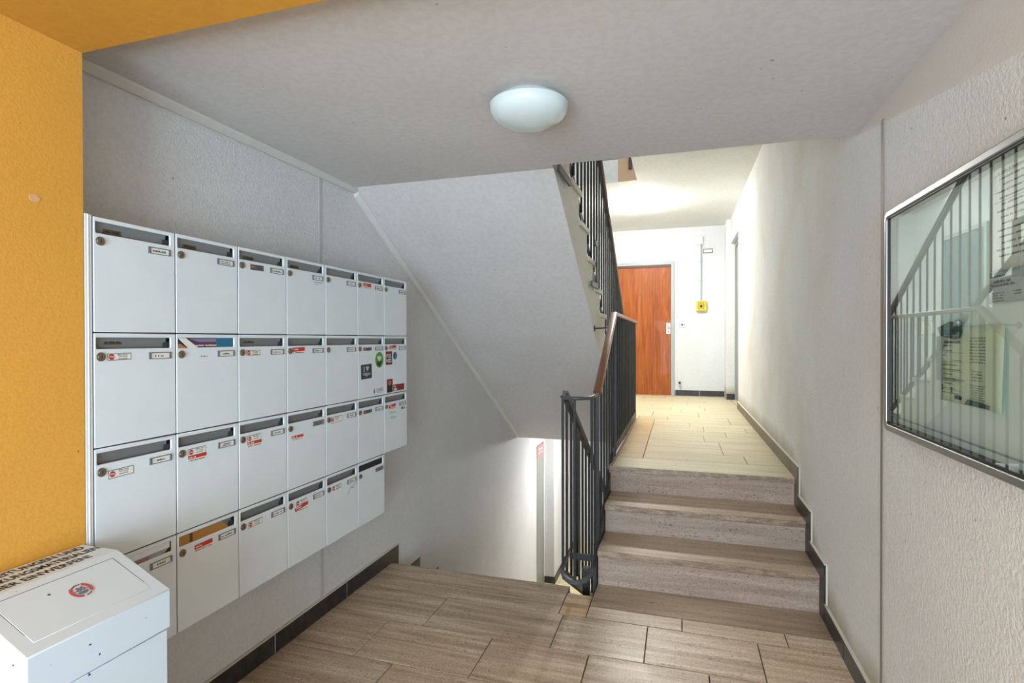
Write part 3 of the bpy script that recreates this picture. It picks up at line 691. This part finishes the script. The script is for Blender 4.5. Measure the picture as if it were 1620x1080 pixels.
red_sticker(boxes[2, 6], 2, 6, .17, .19, .3, .05, .08); red_sticker(boxes[3, 1], 3, 1, .25, .185, .285, .045, .02)
stop_sticker(boxes[3, 2], 3, 2, .17, .185, .28, .07); stop_sticker(boxes[3, 3], 3, 3, .2, .18, .27, .06); red_sticker(boxes[3, 3], 3, 3, .17, .245, .33, .045, .12)
stop_sticker(boxes[3, 4], 3, 4, .17, .185, .28, .06); stop_sticker(boxes[0, 2], 0, 2, .235, .178, .265, .066, True)
red_sticker(boxes[0, 5], 0, 5, .2, .165, .29, .05); red_sticker(boxes[1, 3], 1, 3, .13, .165, .3, .05, .03); stop_sticker(boxes[1, 5], 1, 5, .2, .19, .3, .05, True); red_sticker(boxes[1, 6], 1, 6, .2, .165, .3, .045, .05)
# small print
m = MB(); greek(m, P3(1, 1, .42, .235, .0004), U3, V3, .028, .0045); obj('lettering', m, M_ink, boxes[1, 1])
m = MB(); greek(m, P3(3, 0, .8, .275, .0004), U3, V3, .06, .004); greek(m, P3(3, 0, .76, .3, .0004), U3, V3, .03, .003); obj('lettering', m, M_inkg, boxes[0, 3])
m = MB(); text_mb(m, 'Name', P3(6, 2, .35, .325, .0004), U3, V3, .06, .014, 0); text_mb(m, 'Name', P3(6, 2, .38, .415, .0004), U3, V3, .065, .018, 0); obj('pen_writing', m, M_gink, boxes[2, 6])
m = quad_mb(MB(), .7, .93, .268, .322, .0004, .0004, 0, 6, 2); s_ = obj('small_sticker', m, M_paper, boxes[2, 6]); m = MB(); m.box(XF+.001, XF+.0014, BY+6.73*BW, BY+6.78*BW, BZ-2.315*BH, BZ-2.275*BH); greek(m, P3(6, 2, .85, .287, .0012), U3, V3, .03, .005); greek(m, P3(6, 2, .85, .306, .0012), U3, V3, .03, .005); obj('lettering', m, M_ink, s_)
m = MB(); m.tube([P3(4, 3, .82, .31, .001), P3(4, 3, .72, .33, .001), P3(4, 3, .66, .40, .001)], .0007, 4); m.tube([P3(4, 3, .95, .28, .001), P3(4, 3, .72, .31, .001)], .0007, 4); greek(m, P3(4, 3, .83, .325, .0006), U3, V3, .02, .004); obj('pen_writing', m, M_inkg, boxes[3, 4])
# round green heart sticker and slate heart sticker on one box
B = boxes[1, 5]
def heart(c_, w_, h_):
    pts = []
    for i in range(24):
        t_ = 2*PI*i/24; x = 16*math.sin(t_)**3/17; yy = (13*math.cos(t_)-5*math.cos(2*t_)-2*math.cos(3*t_)-math.cos(4*t_)+2)/16
        pts.append((c_[1]+x*w_/2, c_[2]+yy*h_/2))
    return pts
q = P3(5, 1, .795, .40, .0004); m = MB(); m.disc(q, 0, .0445, .0004, 32); s_ = obj('round_sticker', m, M_paper, B); s_['label'] = 'round green sticker with a pale heart'
m = MB(); m.disc((q[0]+.0005, q[1], q[2]), 0, .042, .0003, 32); obj('green_disc', m, M_green, s_)
m = MB(); m.prism(heart((0, q[1], q[2]+.006), .046, .038), 0, q[0]+.0009, q[0]+.0012); obj('heart', m, M_flyer, s_)
m = MB(); m.disc((q[0]+.0012, q[1]-.012, q[2]-.018), 0, .012, .0003, 12); m.disc((q[0]+.0012, q[1]+.014, q[2]-.012), 0, .010, .0003, 12); m.disc((q[0]+.0012, q[1]+.002, q[2]-.026), 0, .011, .0003, 12); obj('leaf_motif', m, M_dgreen, s_)
m = quad_mb(MB(), .112, .5, .458, .69, .0004, .0004, .03, 5, 1); s_ = obj('square_sticker', m, M_slate, B); s_['label'] = 'slate grey square sticker with white heart'
m = MB(); text_mb(m, 'I', P3(5, 1, .22, .535, .001), U3, V3, .008, .03, .02); m.prism(heart((0,)+P3(5, 1, .34, .53, 0)[1:], .03, .032), 0, XF+.001, XF+.0013); text_mb(m, 'vegan', P3(5, 1, .31, .625, .001), U3, V3, .07, .02, .02); obj('lettering', m, mat('pale_grey_print', srgb(172, 184, 184), .6), s_)
m = MB(); text_mb(m, '6', P3(5, 1, .6, .905, .0004), U3, V3, .014, .026, .03); text_mb(m, 'DOWRG', P3(5, 1, .82, .90, .0004), U3, V3, .068, .018, -.005); greek(m, P3(5, 1, .8, .94, .0004), U3, V3, .04, .003); obj('lettering', m, M_ink, B)
B = boxes[1, 6]
m = quad_mb(MB(), .055, .33, .265, .495, .0004, .0004, 0, 6, 1); s_ = obj('tall_sticker', m, M_dred, B); s_['label'] = 'dark red and black sticker with white capitals'
m = quad_mb(MB(), .07, .315, .31, .462, .0009, .0002, 0, 6, 1); obj('black_field', m, M_black, s_)
m = MB(); text_mb(m, 'FCK', P3(6, 1, .19, .345, .0013), U3, V3, .056, .021, .03); text_mb(m, 'NZS', P3(6, 1, .19, .425, .0013), U3, V3, .056, .021, .03); obj('lettering', m, M_paper, s_)
q = P3(6, 1, .45, .345, .0004); m = MB(); m.disc(q, 0, .024, .0004, 24); s_ = obj('round_sticker', m, M_paper, B); s_['label'] = 'small round teal sticker'
m = MB(); m.disc((q[0]+.0005, q[1], q[2]), 0, .022, .0003, 24); obj('teal_disc', m, M_teal, s_); m = greek(MB(), (q[0]+.001, q[1], q[2]-.001), U3, V3, .026, .008); obj('lettering', m, M_slate, s_)
m = quad_mb(MB(), .105, .345, .745, .975, .0004, .0004, .0, 6, 1); s_ = obj('tall_sticker', m, M_dred, B); s_['label'] = 'red sticker with dark crowd silhouette'
m = MB(); rn = random.Random(3)
pts = [(P3(6, 1, .11, .97, 0)[1], P3(6, 1, .11, .97, 0)[2])]+[(p_[1], p_[2]) for p_ in [P3(6, 1, .34, .97, 0)]]+[(P3(6, 1, .34-.23*i/10, .86-.035*rn.random(), 0)[1:]) for i in range(11)]
m.prism(pts, 0, XF+.0009, XF+.0012); obj('crowd_motif', m, M_black, s_)
m = MB(); m.disc((XF+.0009,)+P3(6, 1, .22, .81, 0)[1:], 0, .012, .0003, 14, r0=.006); obj('ring_motif', m, mat('pale_orange_print', srgb(214, 150, 120), .6), s_)
m = quad_mb(MB(), .37, .86, .852, .965, .0005, .0004, 0, 6, 1); s_ = obj('wide_sticker', m, M_dred, B); m = MB(); greek(m, P3(6, 1, .46, .88, .0012), U3, V3, .03, .012); greek(m, P3(6, 1, .47, .935, .0012), U3, V3, .04, .015); obj('lettering', m, M_paper, s_)
# things in the slots
def in_slot(name, r, c, parts, label, cat):
    root = thing(name, P3(c, r, .45, .15, -.012), label, cat)
    for pn, mb_, mt in parts: obj(pn, mb_, mt, root)
def slotquad(r, c, u0, u1, v0, v1, dx, u0b=None, u1b=None, th=.0012):
    m = MB(); dx += .0055; u0b = u0 if u0b is None else u0b; u1b = u1 if u1b is None else u1b
    m.prism([(BY+(c+a)*BW, BZ-(r+b)*BH) for a, b in ((u0b, v1), (u1b, v1), (u1, v0), (u0, v0))], 0, XF+dx, XF+dx+th); return m
in_slot('magazine', 1, 1, [('cover', slotquad(1, 1, .035, .9, .04, .15, -.0125), M_purple), ('blue_photo', slotquad(1, 1, .62, .92, .04, .15, -.0105, .64), M_blue), ('grey_band', slotquad(1, 1, .2, .7, .05, .085, -.0109, .35, .68), mat('lilac_grey_print', srgb(130, 126, 142), .4)),
   ('title', greek(MB(), P3(1, 1, .47, .12, -.0033), U3, V3, .085, .006), M_paper)], 'glossy blue and purple magazine stuffed in the mailbox slot', 'magazine')
in_slot('envelope', 1, 1, [('paper', slotquad(1, 1, .03, .14, .045, .15, -.0068, .18, .34, .001), M_paper), ('brown_strip', slotquad(1, 1, .032, .06, .105, .15, -.0055, .032, .17, .001), M_card)], 'curled white envelope lying over the magazine in the slot', 'envelope')
in_slot('cardboard_parcel', 3, 1, [('card', slotquad(3, 1, .03, .7, .042, .152, -.0125, None, .85), M_card), ('card_fold', slotquad(3, 1, .2, .24, .045, .15, -.0105, .2, .24, .0008), M_badge)], 'brown cardboard piece seen through a bottom row mailbox slot', 'parcel')
in_slot('leaflet', 3, 0, [('paper', slotquad(3, 0, .3, .9, .10, .155, -.0105, .3, .8), mat('grey_leaflet', srgb(150, 156, 164), .5)), ('print', slotquad(3, 0, .42, .66, .112, .152, -.0085, .36, .6, .0006), mat('rose_print', srgb(150, 104, 124), .5))], 'folded grey leaflet in the slot beside the waste paper bin', 'leaflet')
# the two lowered flaps: bright pushed-in flap behind the bin, black sheet as shade in the open end slot
m = slotquad(3, 0, .03, .91, .042, .1, -.011); obj('raised_flap', m, M_box, boxes[3, 0])
m = slotquad(3, 5, .04, .88, .045, .142, -.0108); obj('slot_shade_sheet', m, M_seal, boxes[3, 5])
# steel edge strip of the array
m = MB(); m.box(XL+.01, XF, 1.0745, BY-.0015, BZ-4*BH, BZ+.002); m.box(XF-.006, XF+.002, 1.082, 1.086, BZ-4*BH, BZ+.002)
tag(obj('edge_strip', m, M_box, bevel=.002), 'tall narrow white steel strip between orange wall and mailboxes', 'strip')

# ------------------------------------------------------------------ waste paper bin
bn = thing('paper_bin', (-1.38, .9, 0), 'white steel waste paper bin with slanted lid and black capitals', 'bin')
YA, YB = .741, 1.058
m = MB(); m.prism([(-1.54, .692), (-1.54, .87), (-1.413, .87), (-1.409, .8685), (-1.234, .7905), (-1.234, .694)], 1, YA, YB)
hood = obj('hood', m, M_bin, bn, bevel=.002)
m = MB(); m.box(-1.54, -1.239, YA+.004, YB-.004, .03, .690); obj('body', m, M_bin, bn, bevel=.002)
m = MB(); m.box(-1.53, -1.25, YA+.02, YB-.02, 0, .03); obj('plinth', m, M_gap, bn)
m = MB(); m.box(-1.525, -1.244, YA+.008, YB-.008, .688, .695); obj('shadow_gap', m, M_gap, bn)
a0 = Vector((-1.413, 0, .87)); dl = (Vector((-1.234, 0, .79))-a0); Ls = dl.length; dl.normalize(); nl = Vector((-dl.z, 0, dl.x)); 
if nl.z < 0: nl = -nl
def lidp(s_, y, h): p = a0+dl*s_+nl*h; return (p.x, y, p.z)
def lidbox(s0, s1, y0, y1, h0, h1):
    vs_ = [lidp(s, y, h) for h in (h0, h1) for s, y in ((s0, y0), (s1, y0), (s1, y1), (s0, y1))]
    return MB().add(vs_, [(3, 2, 1, 0), (4, 5, 6, 7), (0, 1, 5, 4), (1, 2, 6, 5), (2, 3, 7, 6), (3, 0, 4, 7)])
obj('flap_joint', lidbox(.0222, .1678, .7683, 1.0297, -.001, .0004), M_gap, bn)
fp = obj('flap', lidbox(.0235, .1665, .7695, 1.0285, -.001, .001), M_bin, bn, bevel=.0008, seg=1)
# round sticker on the flap
def lid_disc(r0, r1, cs, cyy, h, n=32, a0_=0, a1_=2*PI):
    m = MB(); vs_ = []; fs = []
    for i in range(n+1):
        t_ = a0_+(a1_-a0_)*i/n
        vs_ += [lidp(cs-r1*math.cos(t_)*1.0, cyy+r1*math.sin(t_), h), lidp(cs-r0*math.cos(t_), cyy+r0*math.sin(t_), h)]
    for i in range(n): fs.append((2*i, 2*i+2, 2*i+3, 2*i+1))
    return m.add(vs_, fs)
cs, cy0 = .085, .913
m = lid_disc(0, .0245, cs, cy0, .0016); s_ = obj('round_sticker', m, M_paper, bn); s_['label'] = 'round red ring sticker with blue picture'
obj('red_ring', lid_disc(.016, .0235, cs, cy0, .0028, 24, .5, 2.2), M_pink, s_); obj('red_ring', lid_disc(.016, .0235, cs, cy0, .0028, 24, 3.4, 5.5), M_pink, s_)
obj('grey_motif', lid_disc(.004, .0135, cs, cy0, .0028, 20, 1.95, 4.2), M_bluegrey, s_)
m = MB()
for k, (a_, b_, r_) in enumerate([(-.007, -.004, .0045), (-.008, .005, .0035), (-.004, .0, .003), (-.003, .008, .0022), (.0, -.008, .0025)]):
    vs_ = [lidp(cs+a_+r_*math.cos(2*PI*q/10), cy0+b_+r_*math.sin(2*PI*q/10), .0029+.00005*k) for q in range(10)]; m.add(vs_, [tuple(range(10))])
obj('blob_motif', m, M_bluegrey, s_)
m = MB().add([lidp(cs-.001, cy0-.0155, .0033), lidp(cs+.0006, cy0-.0155, .0033), lidp(cs+.0006, cy0+.0155, .0033), lidp(cs-.001, cy0+.0155, .0033)], [(0, 1, 2, 3)]); obj('slash', m, M_ink, s_)
m = MB()
for i in range(7):
    t_ = 5.62+i*.16; greek(m, lidp(cs-.0197*math.cos(t_), cy0+.0197*math.sin(t_), .003), (0, 1, 0), tuple(-dl), .003, .005)
for i in range(5):
    t_ = 2.4+i*.16; greek(m, lidp(cs-.0197*math.cos(t_), cy0+.0197*math.sin(t_), .003), (0, 1, 0), tuple(-dl), .003, .005)
obj('lettering', m, M_ink, s_)
lt = MB()
text_mb(lt, 'KEINE ZEITUNGEN UND', (-1.517, .9, .8704), (0, 1, 0), (-1, 0, 0), .285, .027, .03)
text_mb(lt, 'VERPACKUNGSMATERIALIEN', (-1.478, .9, .8704), (0, 1, 0), (-1, 0, 0), .308, .027, .03)
text_mb(lt, 'HIER EINWERFEN!', (-1.439, .9, .8704), (0, 1, 0), (-1, 0, 0), .212, .027, .03)
obj('lettering', lt, M_black, bn)

# ------------------------------------------------------------------ notice case on the right wall
case = thing('notice_case', (XR, 1.64, 1.113), 'aluminium framed glass notice case hanging on the right side wall', 'notice case')
CY0, CY1, CZ0, CZ1 = 1.14, 2.142, 1.113, 1.847
m = plate_hole(rrect(CY0, CY1, CZ0, CZ1, .028, 6), [rrect(CY0+.021, CY1-.021, CZ0+.021, CZ1-.021, .01, 3)], 0, XR-.042, XR-.0005); obj('frame', m, M_alu, case, bevel=.0035, seg=3)
m = plate_hole(rrect(CY0+.0205, CY1-.0205, CZ0+.0205, CZ1-.0205, .009, 3), [rrect(CY0+.026, CY1-.026, CZ0+.026, CZ1-.026, .006, 3)], 0, XR-.038, XR-.006); obj('seal', m, M_seal, case)
m = MB(); m.box(XR-.008, XR-.001, CY0+.02, CY1-.02, CZ0+.02, CZ1-.02); obj('back_panel', m, M_case, case)
m = MB(); m.box(XR-.0345, XR-.0335, CY0+.022, CY1-.022, CZ0+.022, CZ1-.022); obj('glass_pane', m, M_glass, case)
m = MB(); m.box(XR-.03, XR-.022, CY0+.03, CY1-.03, CZ0+.05, CZ0+.053); obj('bottom_rail', m, M_alu, case)
UL = (0, -1, 0)   # reading direction on the right wall
def sheet(name, y1, y0, z0, z1, mt, label, x=XR-.011, curl=0):
    t_ = thing(name, (x, (y0+y1)/2, z0), label, 'notice'); m = MB(); n = 8; vs_ = []; fs = []
    for i in range(n+1):
        for j in range(n+1):
            a, b = i/n, j/n; k = curl*(max(0, a-.6)/.4)**2*(1-b*.5)
            vs_.append((x-k, y1+(y0-y1)*a, z0+(z1-z0)*b))
    k = len(vs_)
    for i in range(n):
        for j in range(n): q = i*(n+1)+j; fs.append((q, q+1, q+n+2, q+n+1))
    m.add(vs_, fs); o = obj('paper', m, mt, t_, smooth=True)
    md = o.modifiers.new('thickness', 'SOLIDIFY'); md.thickness = .0005
    return t_
t_ = sheet('notice_sheet', 1.545, 1.34, 1.575, 1.83, M_paper, 'white typed sheet at the outer side of the notice case')
m = MB(); x = XR-.0125
for i in range(14): greek(m, (x, 1.445+.01*((i*3) % 3), 1.795-.0145*i), UL, V3, .14-.02*(i % 3), .005)
for zz in (1.752, 1.729, 1.79): m.box(x-.0002, x, 1.36, 1.53, zz, zz+.0009)
obj('print', m, M_inkg, t_)
t_ = sheet('notice_card', 1.542, 1.32, 1.501, 1.572, mat('grey_card', srgb(168, 178, 180), .7), 'small grey card below the white typed sheet', XR-.0135)
m = MB(); x = XR-.0148
greek(m, (x, 1.505, 1.562), UL, V3, .06, .004); greek(m, (x, 1.49, 1.55), UL, V3, .07, .007); greek(m, (x, 1.485, 1.541), UL, V3, .085, .006)
for i in range(4): greek(m, (x, 1.505, 1.524-.006*i), UL, V3, .05, .0035)
greek(m, (x, 1.43, 1.524), UL, V3, .03, .0035); greek(m, (x, 1.43, 1.518), UL, V3, .03, .0035); obj('print', m, M_ink, t_)
t_ = sheet('flyer', 1.79, 1.47, 1.252, 1.452, M_flyer, 'pale green printed form with curled corner in the notice case', XR-.012, .012)
m = MB(); x = XR-.0138
greek(m, (x, 1.73, 1.412), UL, V3, .1, .008); greek(m, (x, 1.745, 1.402), UL, V3, .06, .004)
for i, (yy, ww) in enumerate([(1.75, .05), (1.77, .02), (1.70, .05), (1.74, .09), (1.73, .1), (1.75, .06), (1.72, .12), (1.74, .06), (1.74, .08), (1.73, .1)]): greek(m, (x, yy, 1.388-.0125*i), UL, V3, ww, .0035)
for k in range(5): m.box(x-.0002, x, 1.66, 1.775, 1.383-.025*k, 1.3836-.025*k)
for q in [(1.778, 1.292), (1.778, 1.284), (1.725, 1.288), (1.725, 1.28)]: m.box(x-.0003, x, q[0]-.003, q[0]+.003, q[1]-.003, q[1]+.003)
obj('print', m, M_ink, t_)
m = MB(); x = XR-.0139
for i in range(9): greek(m, (x-.0002, 1.595, 1.422-.0075*i), UL, V3, .075, .0034)
for i in range(4): greek(m, (x-.0002, 1.598, 1.34-.0075*i), UL, V3, .05, .0034)
for i in range(9): greek(m, (x-.0002, 1.595, 1.305-.0055*i), UL, V3, .07-.01*(i % 3), .0028)
obj('print', m, M_inkg, t_)
m = MB(); m.box(x-.0003, x, 1.71, 1.672, 1.262, 1.272); obj('black_mark', m, M_ink, t_)
m = MB(); m.prism([(1.655, 1.2535), (1.51, 1.2535), (1.51, 1.262), (1.64, 1.268)], 0, x-.0016, x-.0012); obj('green_corner', m, M_dgreen, t_)
m = MB(); m.prism([(1.80, 1.451), (1.73, 1.466), (1.668, 1.461), (1.662, 1.440), (1.675, 1.422), (1.70, 1.418), (1.785, 1.428)], 0, XR-.018, XR-.016); o = obj('green_tag', m, M_dgreen); tag(o, 'dark green torn label hanging over the top of the pale form', 'label')
m = MB(); greek(m, (XR-.0183, 1.73, 1.447), UL, V3, .05, .005); greek(m, (XR-.0183, 1.72, 1.436), UL, V3, .07, .006); obj('print', m, M_inkg, o)
for yy, zz, lb in ((1.925, 1.452, 'round white magnet nearer the joint strip in the notice case'), (1.865, 1.452, 'round white magnet touching the green label in the notice case')):
    m = MB(); m.disc((XR-.008, yy, zz), 0, .02, -.008, 24); m.disc((XR-.016, yy, zz), 0, .006, -.001, 12); tag(obj('magnet', m, M_white, smooth=True, bevel=.001), lb, 'magnet', 'magnets in the notice case')
m = MB(); m.lathe((XR-.022, 1.672, 1.452), [(.006, 0), (.009, .004), (.009, .012), (.003, .018)], 12); tag(obj('push_pin', m, M_alu, smooth=True), 'silver pin head on the green label in the notice case', 'pin')

# ------------------------------------------------------------------ corridor end wall
dz0 = ZU
d1 = MB(); fx0, fx1, ztop = -1.035, -.078, 2.635
d1.box(fx0, fx0+.045, YE-.03, YE-.001, dz0+.001, ztop); d1.box(fx1-.045, fx1, YE-.03, YE-.001, dz0+.001, ztop); d1.box(fx0+.045, fx1-.045, YE-.03, YE-.001, ztop-.05, ztop)
door = obj('door_1', d1, M_frame, struct=True, bevel=.003)
m = MB(); m.box(fx0+.044, fx1-.044, YE-.012, YE-.0015, dz0+.004, ztop-.048); obj('door_leaf', m, M_door, door)
m = MB(); m.box(fx0+.045, fx1-.045, YE-.026, YE-.012, ztop-.085, ztop-.05); obj('door_top_shadow', m, mat('dark_brown_shadow', srgb(84, 36, 16), .5), door)  # dark strip standing for the shadow line along the top of the leaf
m = MB(); m.box(-.195, -.135, YE-.02, YE-.012, 1.505, 1.675); pl_ = obj('lock_plate', m, M_white, door, bevel=.003)
m = MB(); m.disc((-.165, YE-.02, 1.62), 1, .018, -.04, 16); obj('door_knob', m, M_alu, pl_, smooth=True)
m = MB(); m.box(-.17, -.16, YE-.0205, YE-.0195, 1.525, 1.555); obj('keyhole', m, M_gap, pl_)
m = MB(); m.disc((-.58, YE-.012, 2.12), 1, .011, -.005, 12); obj('peephole', m, M_badge, door)
# door seen edge-on in the right wall
m = MB(); m.box(XR+.055, XR+.085, 7.37, 7.42, ZU+.001, 2.785); m.box(XR+.055, XR+.085, 8.37, 8.418, ZU+.001, 2.785); m.box(XR+.055, XR+.085, 7.42, 8.37, 2.735, 2.785)
d2 = obj('door_2', m, M_steel, struct=True)
m = MB(); m.box(XR+.07, XR+.084, 7.42, 8.37, ZU+.004, 2.735); obj('door_leaf', m, M_steel, d2)
m = MB(); m.box(XR+.03, XR+.07, 7.47, 7.49, 1.58, 1.60); m.box(XR+.03, XR+.045, 7.47, 7.6, 1.58, 1.60); obj('door_handle', m, M_alu, d2)
m = MB(); m.box(XL+.001, XL+.03, 6.93, 6.98, ZU+.001, 2.66); m.box(XL+.001, XL+.03, 7.90, 7.95, ZU+.001, 2.66); m.box(XL+.001, XL+.03, 6.98, 7.90, 2.61, 2.66)
d4 = obj('door_4', m, M_frame, struct=True, bevel=.003)
m = MB(); m.box(XL+.002, XL+.015, 6.98, 7.90, ZU+.003, 2.61); obj('door_leaf', m, M_photo, d4)
m = MB(); m.tube([(XL+.015, 7.05, 1.6), (XL+.06, 7.05, 1.6), (XL+.06, 7.17, 1.6)], .009, 8); obj('door_handle', m, M_alu, d4, smooth=True)
# steel door edge in the basement opening with a rose coloured sign on top
m = MB(); m.box(XL-.03, XL+.004, 6.795, 7.145, ZLOW+.001, .035); d3 = obj('door_3', m, M_steel, struct=True)
m = MB(); m.box(XL-.035, XL+.002, 7.145, 7.178, ZLOW+.001, .035); obj('door_gap', m, M_seal, d3)
m = MB(); m.box(XL+.004, XL+.007, 6.81, 7.14, -.12, .03); o = obj('door_sign', m, mat('rose_sign', srgb(190, 130, 128), .6), d3); m = MB()
greek(m, (XL+.0075, 6.98, -.02), (0, 1, 0), V3, .2, .03); greek(m, (XL+.0075, 6.98, -.07), (0, 1, 0), V3, .2, .03); obj('lettering', m, M_paper, o)
# junction box, conduit, yellow call point, sign, bell plate, door stop
m = MB(); m.box(.224, .345, YE-.04, YE-.001, 2.868, 2.998); tag(obj('junction_box', m, M_white, bevel=.012, seg=3), 'white square junction box high on the corridor end wall', 'junction box')
m = MB(); m.tube([(.318, YE-.012, 2.01), (.318, YE-.012, 2.866)], .011, 10); m.box(.300, .336, YE-.01, YE-.001, 2.3, 2.32); m.box(.300, .336, YE-.01, YE-.001, 2.6, 2.62)
tag(obj('conduit', m, M_frame, smooth=True), 'thin grey conduit running down to the yellow call point', 'conduit')
yb = thing('call_point', (.316, YE-.03, 1.85), 'yellow square emergency call box on the corridor end wall', 'call box')
m = MB(); m.box(.243, .391, YE-.06, YE-.001, 1.852, 2.008); obj('housing', m, M_yellow, yb, bevel=.008, seg=3)
m = MB(); text_mb(m, 'HAUSALARM', (.317, YE-.0605, 1.985), (1, 0, 0), V3, .1, .014, .03); obj('lettering', m, M_ink, yb)
m = plate_hole([(.275, 1.88), (.36, 1.88), (.36, 1.962), (.275, 1.962)], [[(.282, 1.887), (.353, 1.887), (.353, 1.955), (.282, 1.955)]], 1, YE-.063, YE-.06); obj('window_frame', m, M_ink, yb)
m = MB(); m.disc((.317, YE-.06, 1.922), 1, .02, -.008, 16); obj('button', m, M_ink, yb)
m = plate_hole([(.347, 2.735), (.482, 2.735), (.482, 2.80), (.347, 2.80)], [[(.357, 2.745), (.472, 2.745), (.472, 2.79), (.357, 2.79)]], 1, YE-.012, YE-.001)
sg = thing('small_sign', (.415, YE-.01, 2.735), 'small white sign in a dark frame beside the conduit', 'sign'); obj('frame', m, M_inkg, sg); m = MB(); m.box(.355, .474, YE-.008, YE-.001, 2.743, 2.792); obj('panel', m, M_paper, sg)
sw = thing('bell_plate', (.04, YE-.01, 1.61), 'small white bell plate beside the orange brown door', 'bell plate')
m = MB(); m.box(-.018, .098, YE-.012, YE-.001, 1.605, 1.685); obj('plate', m, M_white, sw, bevel=.003)
m = MB(); m.disc((.04, YE-.012, 1.645), 1, .017, -.005, 16); m.box(.0, .015, YE-.0135, YE-.012, 1.638, 1.652); m.box(.066, .081, YE-.0135, YE-.012, 1.638, 1.652); obj('button', m, M_inkg, sw)
m = MB(); m.tube([(.003, YE-.001, .748), (.003, YE-.07, .748)], .018, 14); tag(obj('door_stop', m, M_seal, smooth=True, bevel=.003), 'black rubber door stop low on the corridor end wall', 'door stop')
# cleaned patch on the orange wall
m = MB(); m.disc((XO, .955, 1.768+.01), 0, .012, .0012, 14, ry=.01)
tag(obj('filler_patch', m, mat('pale_filler', srgb(214, 170, 120), .8)), 'small pale filler spot on the orange wall', 'filler spot')
for o in list(bpy.data.objects):
    if 'wp' in o: del o['wp']
